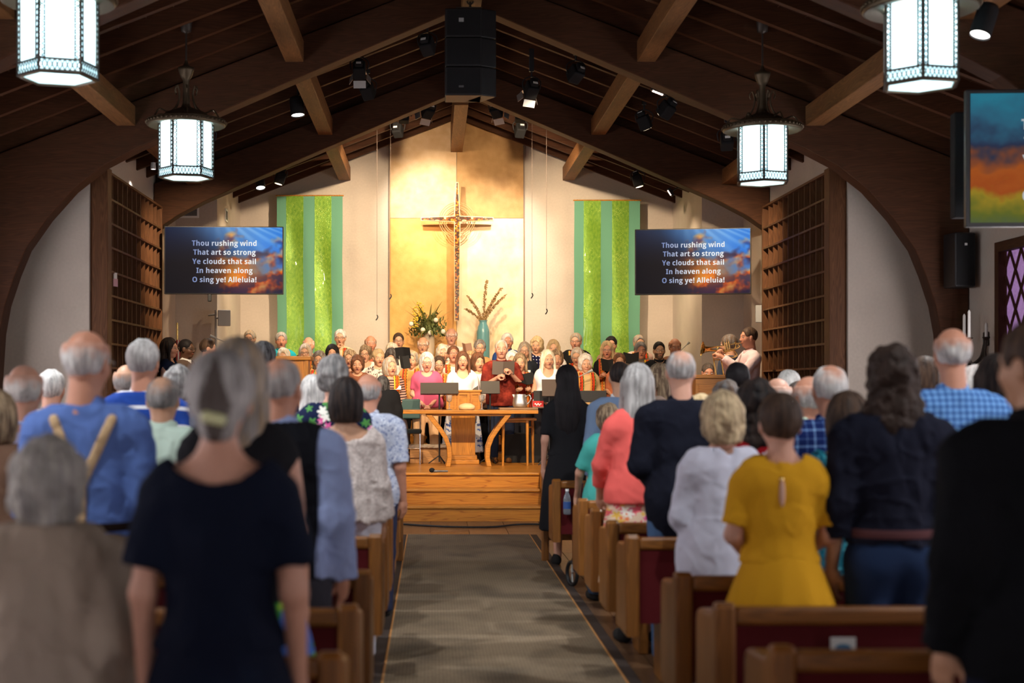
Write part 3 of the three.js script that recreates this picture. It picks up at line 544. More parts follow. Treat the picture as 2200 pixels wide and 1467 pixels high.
{
  const pts = []; for (let i = 0; i < 240; i++) pts.push([rnd(), rnd(), Math.floor(rnd() * 7)]);
  const pal = [[150, 70, 20], [196, 120, 24], [92, 42, 20], [70, 44, 28], [220, 180, 120], [176, 96, 28], [120, 90, 50]];
  const mosaic = tex(256, 256, (u, v) => {
    let a = 9, b = 9, k = 0;
    for (const p of pts) { let dx = Math.abs(u - p[0]), dy = Math.abs(v - p[1]); dx = Math.min(dx, 1 - dx) * 0.6; dy = Math.min(dy, 1 - dy); const q = dx * dx + dy * dy; if (q < a) { b = a; a = q; k = p[2]; } else if (q < b) b = q; }
    return Math.sqrt(b) - Math.sqrt(a) < 0.006 ? [60, 40, 25] : pal[k];
  }, { repeat: [2.2, 1.6] });
  const d = 24.26, cx = X(982, d), t = thing('mosaic_cross', 'tall tapering cross with amber mosaic face and thin metal rings', 'cross', [cx, 0, -d]);
  const yt = Y(392, d), yb = Y(690, d), ya = Y(471, d);
  const up = [[-0.045, yb], [0.045, yb], [0.052, ya - 0.1], [0.05, ya + 0.05], [0.022, yt], [-0.022, yt], [-0.05, ya + 0.05], [-0.052, ya - 0.1]];
  const arm = [[-0.61, ya - 0.03], [0, ya - 0.05], [0.61, ya - 0.03], [0.61, ya + 0.03], [0, ya + 0.055], [-0.61, ya + 0.03]];
  const inset = (p, k) => { const c = p.reduce((s, q) => [s[0] + q[0] / p.length, s[1] + q[1] / p.length], [0, 0]); return p.map(([x, y]) => [x - Math.sign(x - c[0]) * k, y - Math.sign(y - c[1]) * k]); };
  obj('upright', prism(up, 0.05, 0.004), M.gold, t); obj('crossbar', prism(arm, 0.05, 0.004), M.gold, t).position.z = -0.004;
  const mm = MS(1, 1, 1, 0.25, { map: mosaic });
  const face = (p, z) => { const g = prism(inset(p, 0.011), 0.008); g.translate(0, 0, z); return g; };
  obj('mosaic_face', face(arm, 0.044), mm, t); obj('mosaic_face', face(up, 0.0495), mm, t);
  for (const r of [0.2, 0.23, 0.27, 0.3]) obj('ring', muv(new THREE.TorusGeometry(r, 0.0062, 6, 64).translate(0, ya - 0.02, 0.0)), MS(0.42, 0.25, 0.1, 0.45, { metalness: 0.4 }), t);
  obj('wall_bracket', [bx(-0.02, 0.02, yb + 0.3, yb + 0.34, -0.17, 0), bx(-0.02, 0.02, ya + 0.05, ya + 0.09, -0.17, 0)], M.iron, t);
}
{
  const sequinGlints = tex(512, 512, (u, v) => {
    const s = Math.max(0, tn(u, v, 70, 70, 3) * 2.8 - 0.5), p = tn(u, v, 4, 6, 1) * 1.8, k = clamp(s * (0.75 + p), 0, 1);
    return mixc(mixc([104, 150, 44], [146, 178, 66], clamp(0.5 + tn(u, v, 14, 22, 9), 0, 1)), [246, 242, 160], k);  // pale yellow sparkle of caught light is painted into the sequin colour
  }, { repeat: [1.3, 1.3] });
  const bumpS = tex(256, 256, (u, v) => { const b = 128 + tn(u, v, 60, 60, 5) * 160; return [b, b, b]; }, { srgb: false, repeat: [2, 2] });
  const lime = MP(0.85, 0.95, 0.75, 0.34, { map: sequinGlints, bumpMap: bumpS, bumpScale: 0.004, metalness: 0.25, clearcoat: 0.5 });
  const weave = tex(128, 128, (u, v) => { const b = 225 + tn(u, v, 40, 40, 2) * 26; return [b, b, b]; }, { repeat: [4, 4] });
  const teal = MS(0.15, 0.40, 0.26, 0.85, { map: weave });
  for (const [px, py, label] of [[595, 419, 'green banner with glittering lime stripes beside the lyric screen above the pulpit'], [1234, 429, 'green banner with glittering lime stripes on the trumpet side']]) {
    const d = 24.28, x0 = X(px, d), W = 141 * d / FOCAL, y1 = Y(py, d), y0 = 1.5, t = thing('banner', label, 'banner', [x0, 0, -d], 0, 'green chancel banners');
    const cuts = [0, 0.142, 0.404, 0.574, 0.83, 1];
    for (let k = 0; k < 5; k++) {
      const g = bx(cuts[k] * W, cuts[k + 1] * W, y0, y1, -0.003 - (k % 2 ? -0.003 : 0), 0.003 + (k % 2 ? 0.003 : 0));
      const pg = new THREE.BoxGeometry((cuts[k + 1] - cuts[k]) * W, y1 - y0, 0.006, 8, 40, 1); pg.translate((cuts[k] + cuts[k + 1]) / 2 * W, (y0 + y1) / 2, k % 2 ? 0.004 : 0);
      const p = pg.attributes.position;
      for (let i = 0; i < p.count; i++) { const x = p.getX(i), y = p.getY(i), f = clamp((y1 - y) / 1.2, 0, 1); p.setZ(i, p.getZ(i) + f * (Math.sin(x * 13 + y * 0.7 + px) * 0.018 + N(x * 4, y * 1.5, px) * 0.02)); p.setX(i, x + f * N(y * 0.9, px, 0) * 0.02); }
      pg.computeVertexNormals();
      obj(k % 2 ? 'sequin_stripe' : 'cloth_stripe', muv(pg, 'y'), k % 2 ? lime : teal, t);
    }
    obj('hanging_rod', rod([-0.02, y1 - 0.01, 0], [W + 0.02, y1 - 0.01, 0], 0.012), M.oak, t);
    obj('wall_hook', [rod([0.05, y1, 0], [0.05, y1 + 0.02, -0.22], 0.006), rod([W - 0.05, y1, 0], [W - 0.05, y1 + 0.02, -0.22], 0.006)], M.iron, t);
  }
}
// ------------------------------------------------------------------ plants on plinths
{
  const leafGeo = (L, w, bend) => { const pts = []; const g = new THREE.PlaneGeometry(1, L, 2, 8); g.translate(0, L / 2, 0); const p = g.attributes.position; for (let i = 0; i < p.count; i++) { const y = p.getY(i), f = y / L, ww = w * Math.sin(Math.PI * Math.min(1, 0.12 + f * 0.9)) ; p.setXYZ(i, p.getX(i) * ww, y * (1 - 0.2 * bend * f), f * f * bend * L * 0.7 - Math.abs(p.getX(i)) * 0.1 * ww); } g.computeVertexNormals(); return g; };
  const green = MP(0.2, 0.22, 0.05, 0.6, { side: THREE.DoubleSide, transmission: 0.2 }), olive = MP(0.24, 0.24, 0.07, 0.6, { side: THREE.DoubleSide, transmission: 0.2 });
  const d = 24.0;
  const pl = (px, w, h, label) => { const t = thing('plinth', label, 'plinth', [X(px, d), PLAT + 0.301, -d]); obj('shaft', bx(-w + 0.02, w - 0.02, 0.04, h - 0.03, -0.15, 0.15, 0.008, 'y'), M.oak, t); obj('top_slab', bx(-w, w, h - 0.03, h, -0.17, 0.17, 0.006), M.oak, t); obj('base', bx(-w, w, 0, 0.04, -0.17, 0.17, 0.006), M.oak, t); return PLAT + 0.301 + h; };
  const y1 = pl(921, 0.17, 1.2, 'wooden plinth under the flower arrangement'), y2 = pl(1038, 0.17, 1.02, 'wooden plinth under the teal vase');
  const va = thing('flower_vase', 'cream stoneware vase holding the flower arrangement', 'vase', [X(921, d), y1 + 0.001, -d]);
  obj('vase_body', lathe([[0, 0], [0.075, 0], [0.085, 0.05], [0.1, 0.25], [0.095, 0.4], [0.08, 0.46], [0.09, 0.48], [0.08, 0.475], [0.07, 0.44], [0.05, 0.02], [0, 0.02]], 28), MS(0.58, 0.46, 0.33, 0.6), va);
  const fl = thing('flower_arrangement', 'flower arrangement with long blades, white blooms and yellow sprays', 'flowers', [X(921, d), y1 + 0.44, -d]); fl.scale.set(1.2, 1.25, 1.1);
  const put = (o, tilt, az, y = 0) => { o.rotation.set(0, az, 0); const q = new THREE.Quaternion().setFromEuler(new THREE.Euler(tilt, 0, 0)); o.quaternion.multiply(q); o.position.y = y; return o; };
  const LG = [leafGeo(0.52, 0.034, 0.35), leafGeo(0.4, 0.04, 0.7), leafGeo(0.3, 0.045, 0.4)];
  for (let i = 0; i < 44; i++) put(obj('leaf', LG[i % 3], i % 2 ? green : olive, fl), rr(0.15, i % 3 === 0 ? 0.75 : 1.35), rr(0, 6.28), rr(0, 0.04));
  const tiny = []; for (let i = 0; i < 420; i++) { const a = rr(0, 6.28), el = rr(-0.35, 1.2), r = rr(0.09, 0.27); const g = new THREE.PlaneGeometry(0.026, 0.05); g.rotateX(rr(0, 6)); g.rotateY(rr(0, 6)); g.translate(r * Math.cos(a) * Math.cos(el), 0.06 + r * Math.sin(el), r * 0.7 * Math.sin(a) * Math.cos(el)); tiny.push(g); }
  obj('foliage', tiny, MS(0.13, 0.155, 0.045, 0.7, { side: THREE.DoubleSide }), fl);
  const bloom = (() => { const l = []; for (let i = 0; i < 26; i++) { const g = new THREE.SphereGeometry(0.018, 6, 4); g.scale(1, 1, 0.35); const a = i * 2.4, y = 1 - i / 13, r = Math.sqrt(Math.max(0, 1 - y * y)); g.translate(0, 0, 0.026); g.lookAt(V(Math.cos(a) * r, y, Math.sin(a) * r)); l.push(g); } return merge(l); })();
  [[-0.24, 0.14, 0.12], [0.1, 0.19, 0.16], [0.02, 0.02, 0.2], [-0.08, 0.06, 0.18], [0.2, 0.04, 0.12]].forEach(([x, y, z]) => obj('white_bloom', bloom, MS(0.8, 0.74, 0.6, 0.7), fl).position.set(x, y, z));
  for (let k = 0; k < 3; k++) { const l = []; for (let i = 0; i < 26; i++) l.push(new THREE.SphereGeometry(0.012, 5, 4).translate(rr(-0.05, 0.05), rr(-0.09, 0.1), rr(-0.03, 0.03))); obj('yellow_spray', l, MS(0.72, 0.5, 0.05, 0.7), fl).position.set([-0.17, -0.12, -0.2][k], [0.27, 0.33, 0.18][k], 0.1); }
  const vb = thing('tall_vase', 'tall glazed teal vase with dried branches', 'vase', [X(1038, d), y2 + 0.001, -d]);
  obj('vase_body', lathe([[0, 0], [0.085, 0], [0.1, 0.03], [0.112, 0.3], [0.113, 0.66], [0.095, 0.74], [0.068, 0.8], [0.064, 0.84], [0.078, 0.86], [0.066, 0.85], [0.05, 0.8], [0.05, 0.1], [0, 0.1]], 32), MP(0.12, 0.29, 0.30, 0.2, { clearcoat: 0.8 }), vb);
  const br = thing('dried_branches', 'dried brown branches with small leaves spreading from the teal vase', 'branches', [X(1038, d), y2 + 0.8, -d]);
  const stem = MS(0.22, 0.13, 0.05, 0.7), leafM = MS(0.30, 0.17, 0.055, 0.6, { side: THREE.DoubleSide });
  for (const [tx, ty] of [[-0.26, 0.46], [-0.30, 0.25], [0.06, 0.72], [0.31, 0.6], [0.40, 0.5], [0.2, 0.42]]) {
    const s = obj('branch', tube([[0, 0, 0], [tx * 0.25, ty * 0.4, 0.01], [tx * 0.6, ty * 0.75, 0.02], [tx, ty, 0]], 0.005, 14, 5), stem, br), l = [];
    for (let i = 0; i < 120; i++) { const f = rr(0.08, 1), b = [tx * (f * f * 0.4 + f * 0.6), ty * (f * 1.15 - f * f * 0.15)]; const g = new THREE.PlaneGeometry(0.015, 0.028); g.rotateX(rr(-0.9, 0.9)); g.rotateZ(rr(0, 6.28)); g.translate(b[0] + rr(-0.021, 0.021), b[1] + rr(-0.012, 0.012), rr(-0.025, 0.03)); l.push(g); }
    obj('leaves', l, leafM, s);
  }
}
// ------------------------------------------------------------------ altar furniture
{
  const d = 19.6, t = thing('communion_table', 'honey oak communion table with curved legs on the platform', 'table', [X(1006, d), PLAT + 0.001, -d]);
  obj('table_top', bx(-0.935, 0.935, 0.71, 0.76, -0.25, 0.25, 0.008, 'x'), M.oak, t);
  obj('apron', bx(-0.57, 0.57, 0.68, 0.71, -0.2, 0.2, 0.004, 'x'), M.oak, t);
  const leg = [[-0.58, 0.7], [-0.5, 0.7], [-0.36, 0.52], [-0.275, 0.385], [-0.232, 0.26], [-0.225, 0.12], [-0.245, 0.0], [-0.31, 0.0], [-0.285, 0.12], [-0.295, 0.26], [-0.34, 0.38], [-0.42, 0.5]];
  for (const s of [-1, 1]) for (const z of [-0.21, 0.11]) obj('curved_leg', prism(leg.map(([x, y]) => [s * x, y]), 0.1, 0.008).translate(0, 0, z), M.oak, t);
  const p = thing('pulpit', 'oak pulpit with panelled box standing behind the communion table', 'pulpit', [0.02, PLAT + 0.001, -20.2]);
  obj('stem', bx(-0.165, 0.165, 0.12, 0.76, -0.14, 0.14, 0.006, 'y'), M.oak, p); obj('base', [bx(-0.22, 0.22, 0, 0.06, -0.2, 0.2, 0.008), bx(-0.19, 0.19, 0.06, 0.12, -0.17, 0.17, 0.008)], M.oak, p);
  obj('box', bx(-0.24, 0.24, 0.72, 1.02, -0.18, 0.16, 0.006, 'x'), M.oak, p); obj('top_moulding', bx(-0.255, 0.255, 1.0, 1.03, -0.2, 0.18, 0.008, 'x'), M.oakBold, p);
  for (const [a, b] of [[-0.23, -0.1], [-0.08, 0.08], [0.1, 0.23]]) { obj('panel_frame', [bx(a, b, 0.965, 0.99, 0.16, 0.175), bx(a, b, 0.74, 0.765, 0.16, 0.175), bx(a, a + 0.025, 0.765, 0.965, 0.16, 0.175), bx(b - 0.025, b, 0.765, 0.965, 0.16, 0.175)], M.oakBold, p); }
  // on the table
  const ty = PLAT + 0.762;
  const tr = tag(obj('serving_board', bx(-0.26, 0.26, 0, 0.03, -0.18, 0.18, 0.006, 'x'), wood(0.34, 0.2, 0.1, 0.5)), 'grey-brown wooden serving board under the silver pitcher', 'board'); tr.position.set(X(1113, 19.6), ty, -19.6);
  const pi = thing('pitcher', 'silver metal pitcher with a curved handle on the serving board', 'pitcher', [X(1117, 19.6), ty + 0.031, -19.6], -0.2); pi.scale.setScalar(0.9);
  obj('pitcher_body', lathe([[0, 0], [0.085, 0], [0.105, 0.02], [0.112, 0.07], [0.102, 0.13], [0.088, 0.17], [0.09, 0.2], [0.086, 0.198], [0.08, 0.165], [0.09, 0.1], [0.09, 0.02], [0, 0.02]], 32), M.steel, pi);
  obj('spout', prism([[-0.085, 0.13], [-0.118, 0.197], [-0.08, 0.2]], 0.06, 0.008).translate(0, 0, -0.03), M.steel, pi);
  obj('handle', tube([[0.085, 0.165, 0], [0.14, 0.19, 0], [0.17, 0.14, 0], [0.14, 0.08, 0], [0.1, 0.04, 0]], 0.011, 20, 8), M.chrome, pi);
  const lf = tag(obj('bread_loaf', (() => { const g = new THREE.SphereGeometry(1, 24, 14); const q = g.attributes.position; for (let i = 0; i < q.count; i++) { const x = q.getX(i), y = q.getY(i), z = q.getZ(i), f = 1 + N(x * 3, y * 3, z * 3) * 0.07; q.setXYZ(i, x * 0.115 * f, Math.max(y, -0.55) * 0.058 * f + 0.033, z * 0.09 * f); } g.computeVertexNormals(); return muv(g); })(), MS(0.68, 0.5, 0.28, 0.7)), 'pale round loaf of bread on the communion table', 'bread'); lf.position.set(X(1003, 19.55), ty, -19.55);
  for (const [px, l, m] of [[965, 'clear glass goblet beside the loaf, standing before the pulpit', 0], [1035, 'clear glass goblet on the pitcher side of the loaf', 1]]) {
    const c = thing('goblet', l, 'goblet', [X(px, 19.5), ty, -19.5], 0, 'communion goblets');
    const gm = MP(0.9, 0.92, 0.92, 0.05, { transmission: 0.9, thickness: 0.004, ior: 1.45 });
    obj('bowl', lathe([[0.004, 0.1], [0.03, 0.115], [0.042, 0.15], [0.04, 0.2], [0.037, 0.2], [0.039, 0.15], [0.027, 0.12], [0.0, 0.108]], 24), gm, c); obj('stem', lathe([[0.012, 0.01], [0.008, 0.05], [0.014, 0.07], [0.006, 0.1]], 16), gm, c); obj('foot', lathe([[0, 0], [0.042, 0], [0.04, 0.006], [0.012, 0.012], [0, 0.012]], 24), gm, c);
  }
  // stool under the table end
  const so = thing('wooden_stool', 'slender honey wood stool tucked under the table end', 'stool', [X(1113, 19.75), PLAT + 0.001, -19.75]);
  obj('seat', bx(-0.24, 0.24, 0.615, 0.645, -0.18, 0.18, 0.006, 'x'), M.oak, so);
  for (const [x, z] of [[-0.215, 0.15], [-0.2, -0.15], [0.12, 0.15], [0.215, -0.15]]) obj('leg', rod([x, 0, z], [x * 0.97, 0.63, z], 0.016, 0.022, 8), M.oak, so);
  obj('stretcher', [rod([-0.21, 0.6, 0.15], [0.12, 0.6, 0.15], 0.012), rod([0.12, 0.52, 0.15], [0.21, 0.52, -0.15], 0.012), rod([-0.21, 0.52, 0.15], [-0.2, 0.52, -0.15], 0.012)], M.oak, so);
  // carpeted box
  const cb = thing('carpeted_box', 'low wooden conductor box with a fluffy cream top', 'box', [X(922, 20.4), PLAT + 0.001, -20.4]);
  obj('box_body', bx(-0.27, 0.27, 0, 0.225, -0.16, 0.16, 0.006, 'x'), wood(0.46, 0.23, 0.07, 0.6), cb);
  { const g = new THREE.BoxGeometry(0.57, 0.035, 0.36, 50, 4, 36), p = g.attributes.position; for (let i = 0; i < p.count; i++) { const x = p.getX(i), y = p.getY(i), z = p.getZ(i); p.setXYZ(i, x + N(x * 60, y * 60, z * 60) * 0.008, y + N(x * 70, 1, z * 70) * 0.012, z + N(x * 60, y * 60, 5) * 0.008); } g.computeVertexNormals(); g.translate(0, 0.238, 0); obj('fluffy_top', muv(g), MS(0.7, 0.6, 0.45, 0.95), cb); }
  // music stands
  const stand = (px, py, d, w, h, label, tilt = -0.5, mat = MS(0.032, 0.025, 0.02, 0.6)) => {
    const base = PLAT + 0.001, y = Y(py, d), t = thing('music_stand', label, 'music stand', [X(px, d), base, -d], 0, 'music stands');
    const g = bx(-w / 2, w / 2, -h / 2, h / 2, -0.006, 0.006, 0.004); g.rotateX(-tilt * -1); g.translate(0, y - base, 0); obj('desk', g, mat, t);
    obj('lip', bx(-w / 2, w / 2, y - base - h * 0.46, y - base - h * 0.4, -0.13, -0.02, 0.004), mat, t);
    obj('pole', rod([0, 0.03, -0.012], [0, y - base - 0.05, -0.012], 0.012), M.black, t);
    for (let k = 0; k < 3; k++) obj('foot', rod([0, 0.12, 0], [0.15 * Math.sin(k * 2.09 + 0.5), 0.01, 0.15 * Math.cos(k * 2.09 + 0.5)], 0.008), M.black, t);
  };
  stand(944, 834, 20.05, 0.53, 0.2, 'wide dark music stand before the woman in pink', -0.7);
  stand(1009, 831, 20.62, 0.24, 0.16, 'small dark music stand above the pulpit');
  stand(1053, 832, 20.12, 0.27, 0.2, 'dark music stand before the man in the maroon shirt');
  stand(1180, 833, 19.6, 0.2, 0.24, 'dark music stand beside the red keyboard', -0.3, MS(0.05, 0.025, 0.015, 0.6));
  // stage monitor
  const mo = thing('stage_monitor', 'black wedge stage monitor loudspeaker on the platform floor', 'loudspeaker', [X(1122, 20.6), PLAT + 0.001, -20.6]);
  obj('cabinet', prism([[-0.2, 0], [0.2, 0], [0.2, 0.2], [-0.02, 0.42], [-0.2, 0.4]], 0.52, 0.012).rotateY(Math.PI / 2).translate(-0.26, 0, 0), M.blackSoft, mo);
  // chairs with chrome legs
  for (const [px, dd, l] of [[872, 20.2, 'black padded chair with chrome legs beside the table']]) {
    const c = thing('padded_chair', l, 'chair', [X(px, dd), PLAT + 0.001, -dd], 0, 'padded chairs');
    obj('seat', bx(-0.22, 0.22, 0.42, 0.48, -0.22, 0.22, 0.02), MS(0.015, 0.03, 0.03, 0.6), c); obj('backrest', bx(-0.2, 0.2, 0.62, 0.9, -0.25, -0.21, 0.02), MS(0.02, 0.06, 0.06, 0.6), c);
    for (const [x, z] of [[-0.2, 0.2], [0.2, 0.2], [-0.2, -0.2], [0.2, -0.2]]) obj('leg', rod([x, 0, z * 1.1], [x, z < 0 ? 0.85 : 0.43, z], 0.011), M.chrome, c);
    obj('stretcher', rod([-0.2, 0.22, 0.21], [0.2, 0.22, 0.21], 0.009), M.chrome, c);
  }
  // handheld microphone on the top step, cable on the floor
  const mi = thing('microphone', 'black handheld microphone lying on the top step', 'microphone', [X(952, 18.05), PLAT + 0.03, -18.05]);
  obj('handle', lathe([[0, 0], [0.012, 0.0], [0.013, 0.12], [0.019, 0.18], [0.0, 0.18]], 14).rotateZ(-Math.PI / 2).translate(-0.06, -0.012, 0), MS(0.12, 0.12, 0.13, 0.35, { metalness: 0.6 }), mi); mi.rotation.y = Math.PI;
  obj('grille', new THREE.SphereGeometry(0.03, 16, 12).scale(1.2, 1, 1).translate(0.14, 0, 0), M.blackSoft, mi);
  tag(obj('floor_cable', tube([[-0.85, 0.012, -17.0], [-0.5, 0.012, -16.75], [-0.1, 0.014, -16.55], [0.3, 0.012, -16.6], [0.6, 0.015, -16.85], [1.0, 0.012, -16.9]], 0.011, 60, 6), M.black), 'black cable trailing across the floor before the steps', 'cable');
  // side desks
  const pu = thing('reading_desk', 'tall orange oak reading desk below the lyric screen', 'lectern', [X(627, 19.1), PLAT + 0.001, -19.1]);
  obj('desk_body', bx(-0.23, 0.23, 0, 1.42, -0.2, 0.2, 0.006, 'y'), M.oakBold, pu); obj('desk_top', bx(-0.27, 0.27, 1.42, 1.475, -0.24, 0.24, 0.01, 'x'), M.oak, pu); obj('corner_strip', [bx(0.185, 0.235, 0, 1.42, 0.2, 0.215, 0, 'y'), bx(-0.235, -0.185, 0, 1.42, 0.2, 0.215, 0, 'y')], M.oak, pu);
  const co = thing('organ_console', 'oak organ console with a light top edge before the trumpeter', 'organ console', [X(1530, 18.6), PLAT + 0.001, -18.6]);
  obj('console_body', bx(-0.26, 0.27, 0, 1.18, -0.25, 0.25, 0.006, 'x'), M.oak, co); obj('console_top', bx(-0.29, 0.3, 1.18, 1.225, -0.28, 0.28, 0.008, 'x'), M.oak, co); obj('side_panel', bx(-0.22, 0.22, 0.5, 1.1, 0.25, 0.26, 0, 'x'), M.oakBold, co);
  // keyboard on a stand
  const kb = thing('stage_keyboard', 'red stage keyboard with black top on a folding stand', 'keyboard', [X(1222, 20.0), PLAT + 0.001, -20.0]);
  obj('keyboard_body', bx(-0.5, 0.5, 0.9, 0.99, -0.16, 0.16, 0.012), MS(0.5, 0.02, 0.02, 0.35), kb); obj('control_panel', bx(-0.5, 0.5, 0.985, 1.0, -0.16, 0.16, 0.004), M.black, kb); obj('back_cover', bx(-0.5, 0.5, 0.86, 1.02, 0.16, 0.19, 0.004), M.black, kb);
  { const c = document.createElement('canvas'); c.width = 128; c.height = 64; const g = c.getContext('2d'); g.fillStyle = 'rgb(190,25,22)'; g.fillRect(0, 0, 128, 64); g.strokeStyle = '#fff'; g.lineWidth = 9; g.beginPath(); for (let i = 0; i <= 40; i++) { const x = 24 + i * 2, y = 38 - Math.sin(i / 40 * Math.PI * 5) * 9; i ? g.lineTo(x, y) : g.moveTo(x, y); } g.stroke(); const m = new THREE.CanvasTexture(c); m.colorSpace = THREE.SRGBColorSpace;
    for (const x of [-0.44, 0.05]) { const q = new THREE.PlaneGeometry(0.15, 0.08); q.translate(x, 0.86 - 0.02, 0.196); obj('logo_plate', q, MS(1, 1, 1, 0.5, { map: m }), kb); } }
  obj('stand_leg', [rod([-0.4, 0.01, 0.1], [0.4, 0.88, 0.1], 0.015), rod([0.4, 0.01, 0.1], [-0.4, 0.88, 0.1], 0.015)], M.black, kb); obj('stand_leg', [rod([-0.4, 0.01, -0.1], [0.4, 0.88, -0.1], 0.015), rod([0.4, 0.01, -0.1], [-0.4, 0.88, -0.1], 0.015)], M.black, kb);
  // microphones on booms
  for (const [px, py, d, dx, l] of [[1268, 797, 20.35, -0.24, 'boom microphone before the seated white-haired singer'], [1478, 737, 22.65, -0.12, 'boom microphone beside the moustached singer'], [458, 724, 20.6, 0.3, 'boom microphone behind the man in the grey suit']]) {
    const t = thing('boom_microphone', l, 'microphone', [X(px, d) + dx, PLAT + 0.3 * (d > 22) + 0.001, -d], 0, 'boom microphones'), y = Y(py, d) - t.position.y;
    obj('pole', rod([0, 0, 0], [0, y - 0.1, 0], 0.01), M.black, t); obj('boom', rod([0, y - 0.12, 0], [-dx, y, 0.05], 0.007), M.grey, t); obj('capsule', rod([-dx * 0.85, y - 0.018, 0.045], [-dx * 1.12, y + 0.015, 0.055], 0.016, 0.022), M.grey, t); obj('foot', lathe([[0, 0.02], [0.12, 0.015], [0.12, 0], [0, 0]], 20), M.black, t);
  }
  // hanging microphones
  [[810, 685, 22.0, 'longest thin choir microphone cable, beside the panel edge'], [839, 640, 22.4, 'thin choir microphone cable along the panel edge'], [1143, 638, 22.4, 'thin choir microphone cable by the trumpet side of the panel'], [1174, 672, 22.0, 'longer thin choir microphone cable on the trumpet side']].forEach(([px, py, d, l]) => {
    const x = X(px, d), y = Y(py, d), t = thing('hanging_microphone', l, 'microphone', [x, y, -d], 0, 'hanging choir microphones');
    obj('cable', rod([0, 0.05, 0], [0, roofY(x) - y + 0.19, 0], 0.0026, 0.0026, 5), MS(0.1, 0.07, 0.055, 0.8), t); obj('capsule', tube([[0, 0.06, 0], [0.012, 0.03, 0.0], [0, 0, 0.01], [-0.016, -0.02, 0.02]], 0.01, 10, 6), M.black, t);
  });
}
